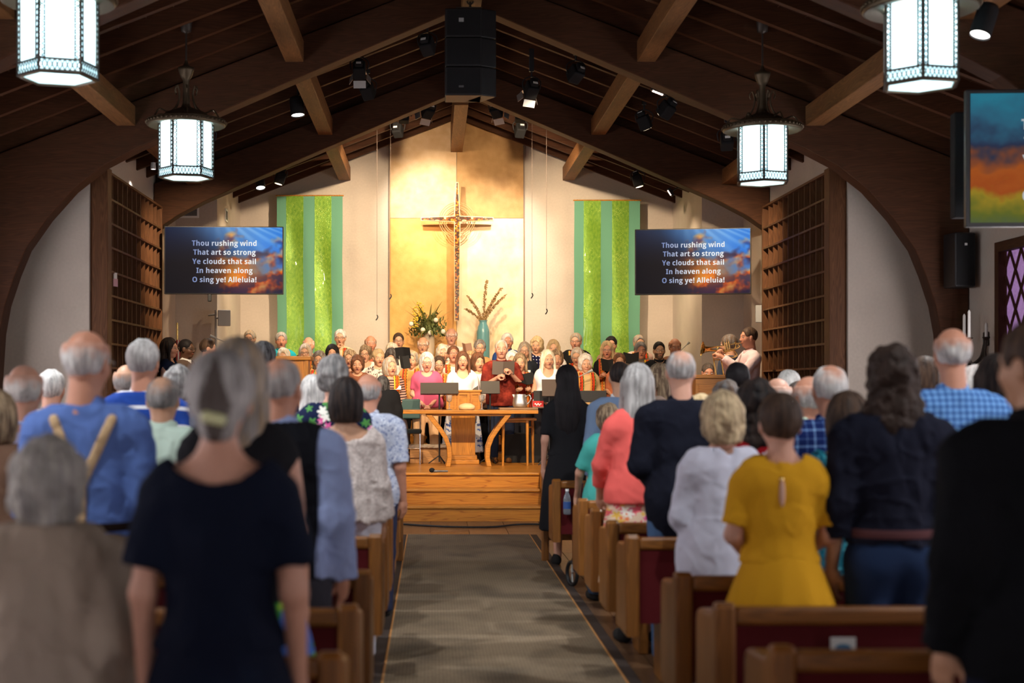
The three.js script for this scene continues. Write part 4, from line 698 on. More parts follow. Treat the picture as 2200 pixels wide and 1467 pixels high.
// ------------------------------------------------------------------ wall fittings
{
  for (const [px, py, d, s, l] of [[482, 683, 21.5, 1, 'small flat grey loudspeaker on a wall pole near the reading desk'], [1638, 674, 19.9, -1, 'small flat grey loudspeaker on a bracket beside the trumpeter']]) {
    const t = thing('panel_loudspeaker', l, 'loudspeaker', [X(px, d), Y(py, d), -d], s * 0.25, 'flat grey loudspeakers');
    obj('cabinet', bx(-0.095, 0.095, -0.12, 0.12, -0.05, 0, 0.012), M.grey, t);
    obj('bracket', [rod([-s * 0.03, 0, -0.04], [-s * 0.12, 0, -0.08], 0.014), rod([-s * 0.12, s > 0 ? PLAT + 0.002 - Y(py, d) : -0.2, -0.08], [-s * 0.12, 0.12, -0.08], 0.016), rod([-s * 0.12, 0.05, -0.08], s > 0 ? [-0.2, 0.05, -0.3] : [0.15, 0.05, -0.06], 0.014)], M.grey, t);
  }
  const vent = (x, y, z, turn, w, h, l) => { const t = thing('air_vent', l, 'air vent', [x, y, z], turn, 'air vents'); obj('frame', [bx(-w, w, h - 0.03, h, 0, 0.012), bx(-w, w, -h, -h + 0.03, 0, 0.012), bx(-w, -w + 0.03, -h + 0.03, h - 0.03, 0, 0.012), bx(w - 0.03, w, -h + 0.03, h - 0.03, 0, 0.012)], M.white, t); obj('opening', bx(-w + 0.03, w - 0.03, -h + 0.03, h - 0.03, 0, 0.002), M.black, t); for (let k = 0; k < 7; k++) { const y0 = -h + 0.04 + k * (2 * h - 0.08) / 6; obj('louvre', bx(-w + 0.03, w - 0.03, y0 - 0.004, y0 + 0.004, 0.002, 0.012), MS(0.2, 0.2, 0.2, 0.6), t); } };
  vent(X(401, D_JOG), Y(456, D_JOG), -D_JOG + 0.001, 0, 0.19, 0.085, 'white framed air vent with dark louvres above the lyric screen');
  vent(-APSE + 0.001, Y(463, 22.8), -22.8, Math.PI / 2, 0.12, 0.1, 'small white air vent on the niche side wall');
  const sp = thing('wall_loudspeaker', 'black loudspeaker mounted on the arch leg beside the window', 'loudspeaker', [5.2, Y(560, 15.4), -15.56], 0.12);
  obj('cabinet', bx(-0.12, 0.11, -0.29, 0.29, 0.02, 0.3, 0.02), M.black, sp); obj('speaker_grille', bx(-0.105, 0.095, -0.27, 0.27, 0.3, 0.306), M.blackSoft, sp); obj('badge', bx(-0.02, 0.008, 0.15, 0.175, 0.306, 0.311), M.white, sp);
  // sconce
  const sc = thing('candle_sconce', 'black wrought iron wall sconce with white candles beside the window', 'sconce', [NAVE - 0.001, Y(728, 15.1), -15.1]);
  obj('backplate', bx(-0.03, 0, -0.075, 0.075, -0.06, 0.06, 0.015), M.iron, sc);
  for (const [dx, dz, h] of [[-0.2, 0.02, 0.27], [-0.17, -0.2, 0.24], [-0.09, 0.2, 0.13]]) {
    obj('scroll_arm', tube([[-0.03, -0.02, 0], [-0.06, -0.2, dz * 0.3], [dx * 0.8, -0.26, dz * 0.7], [dx * 1.1, -0.12, dz], [dx, -0.02, dz]], 0.012, 22, 6), M.iron, sc);
    obj('drip_cup', lathe([[0.0, -0.02], [0.02, -0.02], [0.04, 0.01], [0.035, 0.015], [0, 0]], 14).translate(dx, 0.0, dz), M.iron, sc);
    obj('candle', lathe([[0.016, 0], [0.015, h], [0.006, h + 0.02], [0, h + 0.025]], 12).translate(dx, 0.01, dz), MS(0.8, 0.78, 0.72, 0.5), sc);
  }
  // pink card in a grille cell
  const cd = thing('pink_card', 'small pink and white card in a cell of the organ grille', 'card', [-CHAN + 0.16, 2.86, -16.95], Math.PI / 2 - 0.3);
  obj('card', bx(-0.05, 0.05, -0.06, 0.03, 0, 0.01), MS(0.62, 0.35, 0.42, 0.7), cd); obj('card_top', bx(-0.035, 0.035, 0.03, 0.1, 0, 0.01), M.paper, cd);
  // flag
  const fg = thing('furled_flag', 'furled red and white striped flag behind the two speakers', 'flag', [X(381, 20.9), PLAT + 0.001, -20.9]);
  obj('pole', rod([0, 0.02, 0], [0, 2.0, 0], 0.014), M.brass, fg); obj('foot', lathe([[0, 0.03], [0.13, 0.02], [0.13, 0], [0, 0]], 20), M.brass, fg);
  for (let k = 0; k < 5; k++) { const a = k * 0.5 - 1; obj('fold', rod([0.05 * Math.sin(a), 0.8, 0.05 * Math.cos(a)], [0.03 * Math.sin(a), 1.75, 0.03 * Math.cos(a)], 0.03, 0.016, 8), k % 2 ? M.paper : MS(0.42, 0.03, 0.04, 0.8), fg); }
}
// ------------------------------------------------------------------ things by the pews
{
  const wb = thing('water_bottle', 'clear plastic water bottle with a blue label in the pew rack', 'bottle', [X(1231, 11.9), 0.52, -12.42]);
  obj('bottle_body', lathe([[0, 0], [0.03, 0], [0.033, 0.02], [0.033, 0.13], [0.026, 0.16], [0.013, 0.19], [0.013, 0.2]], 20), MP(0.7, 0.8, 0.9, 0.08, { transmission: 0.8, thickness: 0.002 }), wb); obj('label', lathe([[0.0338, 0.05], [0.0338, 0.11]], 20), MS(0.03, 0.09, 0.3, 0.5), wb); obj('cap', lathe([[0.015, 0.2], [0.015, 0.22], [0, 0.22]], 14), M.white, wb);
  const wk = thing('wheeled_walker', 'folding walker with black spoked wheels parked by the pew end', 'walker', [0.84, 0, -11.95]);
  for (const [x, z] of [[-0.12, 0.28], [0.0, 0.62], [0.2, 0.28], [0.24, 0.62]]) {
    const w = obj('wheel', muv(new THREE.TorusGeometry(0.092, 0.016, 8, 28).rotateY(Math.PI / 2 + 0.35).translate(x, 0.11, z)), M.black, wk), sp = [];
    for (let k = 0; k < 5; k++) { const a = k * 1.2566; sp.push(rod([x, 0.11, z], [x - Math.sin(0.35) * 0 + 0.0, 0.11 + Math.cos(a) * 0.085, z + Math.sin(a) * 0.085], 0.006)); }
    obj('spokes', sp, M.grey, w);
  }
  obj('frame', [rod([-0.1, 0.13, 0.3], [-0.06, 0.85, 0.45], 0.014), rod([0.2, 0.13, 0.3], [0.2, 0.85, 0.45], 0.014), rod([0.0, 0.13, 0.6], [-0.04, 0.6, 0.45], 0.012), rod([0.24, 0.13, 0.6], [0.2, 0.6, 0.45], 0.012), rod([-0.06, 0.55, 0.45], [0.2, 0.55, 0.45], 0.014)], MS(0.05, 0.005, 0.01, 0.5), wk);
  const ca = thing('picture_card', 'white card with a small blue and green picture in the pew rack', 'card', [X(1813, 5.25), 0.655, -5.262]);
  { const c = document.createElement('canvas'); c.width = 128; c.height = 128; const g = c.getContext('2d'); g.fillStyle = '#cfd0cc'; g.fillRect(0, 0, 128, 128); g.fillStyle = '#2e6f94'; g.beginPath(); g.ellipse(64, 52, 42, 20, 0, 0, 7); g.fill(); g.fillStyle = '#6f8f3a'; g.fillRect(26, 76, 76, 16); const m = new THREE.CanvasTexture(c); m.colorSpace = THREE.SRGBColorSpace;
    obj('card', bx(-0.046, 0.046, -0.13, 0.045, 0, 0.002), M.paper, ca); const q = new THREE.PlaneGeometry(0.088, 0.085); q.translate(0, 0, 0.0035); obj('print', q, MS(1, 1, 1, 0.7, { map: m }), ca); }
}

// ------------------------------------------------------------------ people: signed distances meshed by surface nets
const sminf = (a, b, k) => { const h = Math.max(k - Math.abs(a - b), 0) / k; return Math.min(a, b) - h * h * k * 0.25; };
const smaxf = (a, b, k) => -sminf(-a, -b, k);
function ell(x, y, z, e) { const dx = x - e[0], dy = y - e[1], dz = z - e[2], a = dx / e[3], b = dy / e[4], c = dz / e[5], k0 = Math.sqrt(a * a + b * b + c * c); if (k0 < 1e-6) return -Math.min(e[3], e[4], e[5]); const p = a / e[3], q = b / e[4], r = c / e[5]; return k0 * (k0 - 1) / Math.sqrt(p * p + q * q + r * r); }
function cap(x, y, z, c) { const bx = c[3] - c[0], by = c[4] - c[1], bz = c[5] - c[2], px = x - c[0], py = y - c[1], pz = z - c[2]; let h = (px * bx + py * by + pz * bz) / (bx * bx + by * by + bz * bz); h = h < 0 ? 0 : h > 1 ? 1 : h; const qx = px - bx * h, qy = py - by * h, qz = pz - bz * h; return Math.sqrt(qx * qx + qy * qy + qz * qz) - (c[6] + (c[7] - c[6]) * h); }
function field(prims) {                                // each: [kind, numbers, blend]
  return (x, y, z) => { let d = 1e3; for (let i = 0; i < prims.length; i++) { const p = prims[i], v = p[0] === 0 ? ell(x, y, z, p[1]) : cap(x, y, z, p[1]); d = d > 100 ? v : sminf(d, v, p[2]); } return d; };
}
function quad(idx, s, p, q, r, t) { if (p < 0 || q < 0 || r < 0 || t < 0) return; if (s) idx.push(p, q, r, p, r, t); else idx.push(p, r, q, p, t, r); }
function nets(f, lo, hi, c) {
  const nx = Math.ceil((hi[0] - lo[0]) / c) + 2, ny = Math.ceil((hi[1] - lo[1]) / c) + 2, nz = Math.ceil((hi[2] - lo[2]) / c) + 2, g = new Float32Array(nx * ny * nz), id = new Int32Array(nx * ny * nz).fill(-1), pos = [], idx = [];
  for (let k = 0, n = 0; k < nz; k++) { const z = lo[2] + (k - 0.5) * c; for (let j = 0; j < ny; j++) { const y = lo[1] + (j - 0.5) * c; for (let i = 0; i < nx;) { const v = f(lo[0] + (i - 0.5) * c, y, z); const skip = Math.max(1, Math.min(nx - i, Math.floor(Math.abs(v) / c * 0.55))); for (let s = 0; s < skip; s++) g[n++] = v; i += skip; } } }
  const sy = nx, sz = nx * ny, v = new Float64Array(8);
  for (let k = 0; k < nz - 1; k++) for (let j = 0; j < ny - 1; j++) for (let i = 0; i < nx - 1; i++) {
    const b = i + j * sy + k * sz; let m = 0;
    if (g[b] < 0) m = 1; if (g[b + 1] < 0) m |= 2; if (g[b + sy] < 0) m |= 4; if (g[b + sy + 1] < 0) m |= 8; if (g[b + sz] < 0) m |= 16; if (g[b + sz + 1] < 0) m |= 32; if (g[b + sz + sy] < 0) m |= 64; if (g[b + sz + sy + 1] < 0) m |= 128;
    if (m === 0 || m === 255) continue;
    v[0] = g[b]; v[1] = g[b + 1]; v[2] = g[b + sy]; v[3] = g[b + sy + 1]; v[4] = g[b + sz]; v[5] = g[b + sz + 1]; v[6] = g[b + sz + sy]; v[7] = g[b + sz + sy + 1];
    let x = 0, y = 0, z = 0, n = 0;
    for (let e = 0; e < 12; e++) {
      const a = EA[e], bb = EB[e], s = v[a] < 0;
      if (s === (v[bb] < 0)) continue;
      const t = v[a] / (v[a] - v[bb]);
      x += (a & 1) + t * ((bb & 1) - (a & 1)); y += ((a >> 1) & 1) + t * (((bb >> 1) & 1) - ((a >> 1) & 1)); z += (a >> 2) + t * ((bb >> 2) - (a >> 2)); n++;
    }
    id[b] = pos.length / 3; pos.push(lo[0] + (i + x / n - 0.5) * c, lo[1] + (j + y / n - 0.5) * c, lo[2] + (k + z / n - 0.5) * c);
  }
  for (let k = 1; k < nz - 1; k++) for (let j = 1; j < ny - 1; j++) for (let i = 1; i < nx - 1; i++) {
    const b = i + j * sy + k * sz, s = g[b] < 0;
    if (s !== (g[b + 1] < 0)) quad(idx, s, id[b - sy - sz], id[b - sz], id[b], id[b - sy]);
    if (s !== (g[b + sy] < 0)) quad(idx, s, id[b - sz - 1], id[b - 1], id[b], id[b - sz]);
    if (s !== (g[b + sz] < 0)) quad(idx, s, id[b - 1 - sy], id[b - sy], id[b], id[b - 1]);
  }
  const geo = new THREE.BufferGeometry();
  geo.setAttribute('position', new THREE.BufferAttribute(new Float32Array(pos), 3)); geo.setIndex(idx);
  return geo;
}
const EA = [0, 2, 4, 6, 0, 1, 4, 5, 0, 1, 2, 3], EB = [1, 3, 5, 7, 2, 3, 6, 7, 4, 5, 6, 7];
function finish(geo, { color, uv } = {}) {
  geo.computeVertexNormals();
  const p = geo.attributes.position;
  if (color) { const a = new Float32Array(p.count * 3), n = geo.attributes.normal; for (let i = 0; i < p.count; i++) { const c = color(p.getX(i), p.getY(i), p.getZ(i), n.getZ(i)); a[i * 3] = c[0]; a[i * 3 + 1] = c[1]; a[i * 3 + 2] = c[2]; } geo.setAttribute('color', new THREE.BufferAttribute(a, 3)); }
  if (uv) { const a = new Float32Array(p.count * 2); for (let i = 0; i < p.count; i++) { a[i * 2] = p.getX(i); a[i * 2 + 1] = p.getY(i) + p.getZ(i) * 0.15; } geo.setAttribute('uv', new THREE.BufferAttribute(a, 2)); }
  return geo;
}
// ---- heads, cached by kind; head space: origin at eye-level middle, face towards +z, crown at y = 0.122
const cache = new Map(), cached = (k, f) => { if (!cache.has(k)) cache.set(k, f()); return cache.get(k); };
function headGeo(sex, mouth, c) {
  return cached(`head ${sex} ${mouth} ${c}`, () => {
    const m = sex === 'm', jw = m ? 1.06 : 0.95;
    const f0 = field([
      [0, [0, 0.03, -0.014, 0.075, 0.092, 0.094], 0], [0, [0, -0.035, 0.024, 0.056 * jw, 0.078, 0.062], 0.04], [0, [0, -0.094, 0.05, 0.026 * jw, 0.022, 0.024], 0.03],
      [0, [-0.035, -0.03, 0.056, 0.024, 0.024, 0.022], 0.03], [0, [0.035, -0.03, 0.056, 0.024, 0.024, 0.022], 0.03],
      [1, [-0.034, 0.026, 0.074, 0.034, 0.026, 0.074, 0.011, 0.011], 0.02], [1, [0, 0.012, 0.084, 0, -0.03, 0.102, 0.007, 0.0125], 0.014], [0, [-0.011, -0.034, 0.094, 0.009, 0.007, 0.009], 0.008], [0, [0.011, -0.034, 0.094, 0.009, 0.007, 0.009], 0.008],
      [0, [0, -0.06, 0.083, 0.024, 0.011, 0.011], 0.012], [0, [-0.077, -0.008, -0.008, 0.01, 0.031, 0.019], 0.008], [0, [0.077, -0.008, -0.008, 0.01, 0.031, 0.019], 0.008],
      [1, [0, -0.05, -0.02, 0, -0.2, -0.045, m ? 0.056 : 0.046, m ? 0.06 : 0.05], 0.035]]);
    const op = mouth * 0.013;
    return nets((x, y, z) => { let d = f0(x, y, z); d = smaxf(d, -(Math.hypot(Math.abs(x) - 0.032, (y - 0.004) * 1.3, z - 0.1) - 0.0165), 0.012); if (op) d = smaxf(d, -ell(x, y, z, [0, -0.061 - op * 0.4, 0.094, 0.013 + op * 0.3, op, 0.022]), 0.004); return d; }, [-0.1, -0.2, -0.13], [0.1, 0.14, 0.13], c);
  });
}
function headColored(sp, c) {
  const sk = sp.skin, lip = mixc(sk, [0.42, 0.1, 0.08], sp.sex === 'f' ? 0.55 : 0.3), br = sp.browc ?? mixc(sk, sp.hairc, 0.7), g = headGeo(sp.sex, sp.mouth ?? 0, c).clone(), op = (sp.mouth ?? 0) * 0.013;
  return finish(g, { color: (x, y, z) => {
    const n = N(x * 40, y * 40, z * 40) * 0.05; let col = [sk[0] * (1 + n), sk[1] * (1 + n), sk[2] * (1 + n)];
    if (z > 0.04) {
      const ck = Math.exp(-(((Math.abs(x) - 0.036) / 0.02) ** 2 + ((y + 0.03) / 0.022) ** 2)); col = mixc(col, [sk[0] * 1.02, sk[1] * 0.8, sk[2] * 0.75], ck * 0.5);
      const l = ((x) / 0.025) ** 2 + ((y + 0.061 + op * 0.4) / (0.0105 + op)) ** 2; if (l < 1.15 && z > 0.07) col = lip;
      if (op && ell(x, y, z, [0, -0.061 - op * 0.4, 0.094, 0.013 + op * 0.3, op, 0.022]) < 0.003) col = [0.13, 0.035, 0.03];
      if (Math.abs(y - 0.03) < 0.007 && Math.abs(Math.abs(x) - 0.034) < 0.02) col = mixc(col, br, 0.5);
      if (sp.beard && (y < -0.04) && !(l < 1.15) && Math.abs(x) < 0.06) col = mixc(col, sp.beard, 0.75);
    }
    if (sp.beard && y < -0.03 && y > -0.11 && z > 0.0 && Math.abs(x) > 0.035) col = mixc(col, sp.beard, 0.7);
    return col;
  } });
}
function eyesGeo() { return cached('eyes', () => { const l = []; for (const s of [-1, 1]) for (const [r, z, c] of [[0.0125, 0.079, [0.5, 0.45, 0.41]], [0.0066, 0.0862, [0.03, 0.02, 0.015]]]) { const g = new THREE.SphereGeometry(r, 8, 6).toNonIndexed(); g.scale(1.25, 0.52, 1); g.translate(s * 0.032, 0.003, z); const a = new Float32Array(g.attributes.position.count * 3); for (let i = 0; i < a.length; i += 3) a.set(c, i); g.setAttribute('color', new THREE.BufferAttribute(a, 3)); g.deleteAttribute('uv'); l.push(g); } return mergeGeometries(l); }); }
function glassesGeo() { return cached('glasses', () => { const l = []; for (const s of [-1, 1]) { const t = new THREE.TorusGeometry(0.022, 0.0019, 5, 18); t.scale(1.1, 0.82, 1); t.translate(s * 0.033, 0.0, 0.104); l.push(t, rod([s * 0.056, 0.006, 0.1], [s * 0.08, 0.006, -0.005], 0.0024, 0.0024, 5)); } l.push(rod([-0.01, 0.004, 0.107], [0.01, 0.004, 0.107], 0.0024, 0.0024, 5)); return merge(l); }); }
const HAIR = {
  // returns the signed distance of a hair style; thickness of hair on the crown is given alongside
  short: [0.016, (x, y, z) => { const t = 0.013 + N(x * 30, y * 16, z * 30) * 0.005; let d = ell(x, y, z, [0, 0.032, -0.016, 0.076 + t, 0.092 + t, 0.096 + t]); d = smaxf(d, -ell(x, y, z, [0, -0.035, 0.09, 0.07, 0.112, 0.062]), 0.012); const yb = -0.075 + clamp((z + 0.05) / 0.05, 0, 1) * 0.065; d = smaxf(d, yb - y, 0.012); return smaxf(d, -ell(x, y, z, [Math.sign(x) * 0.088, -0.012, 0.004, 0.028, 0.036, 0.032]), 0.008); }],
  crop: [0.008, (x, y, z) => { const t = 0.006 + N(x * 40, y * 20, z * 40) * 0.002; let d = ell(x, y, z, [0, 0.032, -0.016, 0.076 + t, 0.092 + t, 0.096 + t]); d = smaxf(d, -ell(x, y, z, [0, -0.035, 0.09, 0.07, 0.112, 0.06]), 0.008); const yb = -0.07 + clamp((z + 0.05) / 0.05, 0, 1) * 0.065; d = smaxf(d, yb - y, 0.01); return smaxf(d, -ell(x, y, z, [Math.sign(x) * 0.088, -0.012, 0.004, 0.028, 0.036, 0.032]), 0.008); }],
  ring: [0.002, (x, y, z) => { const t = 0.012 + N(x * 34, y * 16, z * 34) * 0.006; let d = ell(x, y, z, [0, 0.028, -0.018, 0.076 + t, 0.09 + t, 0.094 + t]); d = smaxf(d, -ell(x, y, z, [0, 0.145, -0.005, 0.12, 0.09, 0.16]), 0.012); d = smaxf(d, -ell(x, y, z, [0, -0.02, 0.1, 0.08, 0.13, 0.085]), 0.012); const yb = -0.075 + clamp((z + 0.05) / 0.05, 0, 1) * 0.06; d = smaxf(d, yb - y, 0.012); return smaxf(d, -ell(x, y, z, [Math.sign(x) * 0.088, -0.012, 0.004, 0.028, 0.036, 0.03]), 0.008); }],
  thin: [0.004, (x, y, z) => { const t = 0.006 + N(x * 34, y * 16, z * 34) * 0.005 - 0.012 * Math.exp(-((x / 0.05) ** 2 + ((y - 0.1) / 0.05) ** 2 + ((z + 0.04) / 0.06) ** 2)); let d = ell(x, y, z, [0, 0.031, -0.016, 0.077 + t, 0.092 + t, 0.096 + t]); d = smaxf(d, -ell(x, y, z, [0, -0.01, 0.1, 0.078, 0.12, 0.085]), 0.012); const yb = -0.072 + clamp((z + 0.05) / 0.05, 0, 1) * 0.06; d = smaxf(d, yb - y, 0.012); return smaxf(d, -ell(x, y, z, [Math.sign(x) * 0.088, -0.012, 0.004, 0.028, 0.036, 0.03]), 0.008); }],
  bob: [0.024, (x, y, z) => { const a = Math.atan2(x, z), t = N(Math.sin(a) * 9, y * 5, Math.cos(a) * 9) * 0.008 + N(Math.sin(a) * 22, y * 8, Math.cos(a) * 22) * 0.004; let d = ell(x, y, z, [0, 0.034, -0.018, 0.092, 0.112, 0.113]); d = sminf(d, ell(x, y, z, [0, -0.05, -0.024, 0.097, 0.11, 0.1]), 0.05) - t; d = smaxf(d, -ell(x, y, z, [0, -0.05, 0.105, 0.071, 0.13, 0.086]), 0.014); return smaxf(d, -0.115 - y, 0.02); }],
  puffy: [0.034, (x, y, z) => { const t = N(x * 22, y * 22, z * 22) * 0.013 + N(x * 52, y * 52, z * 52) * 0.006; let d = ell(x, y, z, [0, 0.036, -0.022, 0.1, 0.12, 0.12]) - t; d = sminf(d, ell(x, y, z, [0, -0.035, -0.045, 0.095, 0.07, 0.075]) - t, 0.03); d = smaxf(d, -ell(x, y, z, [0, -0.045, 0.1, 0.07, 0.122, 0.078]), 0.012); return smaxf(d, -0.1 - y, 0.02); }],
  wavy: [0.024, (x, y, z) => { const t = N(x * 16, y * 22, z * 16) * 0.012 + N(x * 40, y * 30, z * 40) * 0.004; let d = ell(x, y, z, [0, 0.034, -0.018, 0.095, 0.112, 0.114]) - t; d = sminf(d, ell(x, y, z, [0, -0.03, -0.04, 0.09, 0.065, 0.075]) - t, 0.03); d = smaxf(d, -ell(x, y, z, [0, -0.042, 0.1, 0.07, 0.12, 0.074]), 0.012); return smaxf(d, -0.085 - y, 0.015); }],
  long: [0.022, (x, y, z) => { const a = Math.atan2(x, z + 0.05), t = N(Math.sin(a) * 12, y * 3, Math.cos(a) * 12) * 0.008 + N(Math.sin(a) * 34, y * 4, Math.cos(a) * 34) * 0.003; let d = ell(x, y, z, [0, 0.034, -0.018, 0.09, 0.11, 0.112]); d = sminf(d, ell(x, y, z, [0, -0.14, -0.06, 0.1, 0.21, 0.066]), 0.06); const s = Math.abs(x); d = sminf(d, cap(s, y, z, [0.08, 0.02, 0.015, 0.092, -0.25, 0.045, 0.022, 0.016]), 0.03); d -= t; return smaxf(d, -ell(x, y, z, [0, -0.046, 0.11, 0.071, 0.128, 0.096]), 0.012); }],
  longer: [0.022, (x, y, z) => { const a = Math.atan2(x, z + 0.05), t = N(Math.sin(a) * 12, y * 3, Math.cos(a) * 12) * 0.009 + N(Math.sin(a) * 34, y * 5, Math.cos(a) * 34) * 0.004; let d = ell(x, y, z, [0, 0.034, -0.018, 0.098, 0.112, 0.113]); d = sminf(d, ell(x, y, z, [0, -0.24, -0.075, 0.125, 0.3, 0.075]), 0.07); d -= t; return smaxf(d, -ell(x, y, z, [0, -0.046, 0.11, 0.07, 0.134, 0.1]), 0.012); }],
  curls: [0.028, (x, y, z) => { const t = N(x * 20, y * 20, z * 20) * 0.017 + N(x * 46, y * 46, z * 46) * 0.008; let d = ell(x, y, z, [0, 0.034, -0.018, 0.1, 0.115, 0.117]); d = sminf(d, ell(x, y, z, [0, -0.13, -0.045, 0.118, 0.15, 0.08]), 0.06) - t; return smaxf(d, -ell(x, y, z, [0, -0.05, 0.11, 0.06, 0.125, 0.085]), 0.012); }],
  pony: [0.018, (x, y, z) => { const a = Math.atan2(x, z), t = N(Math.sin(a) * 14, y * 5, Math.cos(a) * 14) * 0.006; let d = ell(x, y, z, [0, 0.032, -0.016, 0.09, 0.106, 0.108]); d = smaxf(d, -0.07 - y + clamp((z + 0.04) / 0.06, 0, 1) * -0.06, 0.015); d = sminf(d, cap(x, y, z, [0, 0.05, -0.11, 0, -0.16, -0.1, 0.04, 0.035]), 0.03) - t; return smaxf(d, -ell(x, y, z, [0, -0.04, 0.095, 0.066, 0.115, 0.062]), 0.012); }],
  twist: [0.02, (x, y, z) => { const a = Math.atan2(x, z), t = N(Math.sin(a) * 12 + y * 20, y * 4, Math.cos(a) * 12) * 0.007 + N(Math.sin(a) * 30, y * 9, Math.cos(a) * 30) * 0.003; let d = ell(x, y, z, [0, 0.034, -0.018, 0.092, 0.11, 0.112]); d = sminf(d, ell(x, y, z, [0, -0.03, -0.07, 0.055, 0.1, 0.05]), 0.03) - t; d = smaxf(d, -ell(x, y, z, [0, -0.04, 0.095, 0.068, 0.115, 0.064]), 0.012); return smaxf(d, -0.11 - y + clamp((z + 0.03) / 0.06, 0, 1) * 0.06, 0.02); }],
};
const HBOX = { long: -0.36, longer: -0.56, curls: -0.32, pony: -0.22 };
function hairGeo(style, c) { return cached(`hair ${style} ${c}`, () => nets(HAIR[style][1], [-0.16, HBOX[style] ?? -0.16, -0.18], [0.16, 0.18, 0.14], c)); }
function handGeo(kind, s, c) {                          // wrist at the origin, fingers down -y, palm towards +z, thumb on the side s
  return cached(`hand ${kind} ${s} ${c}`, () => {
    const a = { relaxed: 0.38, flat: 0.12, grip: 0.95 }[kind], P = [[1, [0, 0.05, 0, 0, -0.03, 0, 0.025, 0.026], 0], [0, [0, -0.05, 0, 0.039, 0.05, 0.0165], 0.02]];
    [[0.028, 0.034], [0.0095, 0.038], [-0.0095, 0.035], [-0.028, 0.028]].forEach(([x, L], i) => {
      x *= s; const b = [x, -0.082 - (i === 1 ? 0.004 : i === 3 ? -0.006 : 0), 0.002], m = [x * 1.06, b[1] - L * Math.cos(a), b[2] + L * Math.sin(a)], t = [x * 1.06, m[1] - L * 0.9 * Math.cos(a * 2.2), m[2] + L * 0.9 * Math.sin(a * 2.2)];
      P.push([1, [...b, ...m, 0.0096, 0.0088], 0.006], [1, [...m, ...t, 0.0088, 0.0074], 0.004]);
    });
    const k = kind === 'grip' ? 0.02 : 0;
    P.push([1, [s * 0.024, -0.022, 0.006, s * 0.05, -0.052, 0.018 + k, 0.014, 0.0105], 0.012], [1, [s * 0.05, -0.052, 0.018 + k, s * (0.056 - k), -0.082, 0.026 + k * 1.6, 0.0105, 0.0085], 0.004]);
    return nets(field(P), [-0.09, -0.19, -0.05], [0.09, 0.06, 0.11], c);
  });
}
const matSkin = MP(1, 1, 1, 0.55, { vertexColors: true, sheen: 0.15 }), matHair = MP(1, 1, 1, 0.62, { vertexColors: true, specularIntensity: 0.35 }), matLens = MS(0.03, 0.025, 0.02, 0.3), matEyeRim = MS(0.25, 0.22, 0.2, 0.3, { metalness: 0.5 });
const clothBump = tex(256, 256, (u, v) => { const b = 128 + tn(u, v, 64, 64, 3) * 90 + tn(u, v, 12, 12, 5) * 40; return [b, b, b]; }, { srgb: false, repeat: [4, 4] });
const clothes = new Map();
function cloth(c, map) { if (c.isMaterial) return c; const k = c.join() + (map ? map.uuid : ''); if (!clothes.has(k)) clothes.set(k, MP(c[0], c[1], c[2], 0.88, { map: map ?? null, bumpMap: clothBump, bumpScale: 0.0012, specularIntensity: 0.25 })); return clothes.get(k); }
const SKIN = { pale: [0.55, 0.30, 0.185], pink: [0.55, 0.28, 0.19], tan: [0.45, 0.235, 0.14], olive: [0.40, 0.22, 0.13], brown: [0.10, 0.045, 0.025], red: [0.50, 0.225, 0.14] };
const HC = { white: [0.62, 0.6, 0.57], silver: [0.42, 0.40, 0.39], grey: [0.26, 0.245, 0.235], dgrey: [0.12, 0.115, 0.115], blond: [0.46, 0.32, 0.16], pblond: [0.62, 0.47, 0.28], sand: [0.36, 0.26, 0.16], brown: [0.085, 0.05, 0.032], dbrown: [0.035, 0.022, 0.017], black: [0.010, 0.008, 0.009], auburn: [0.15, 0.055, 0.028] };
const shirtTri = { n: 0 };
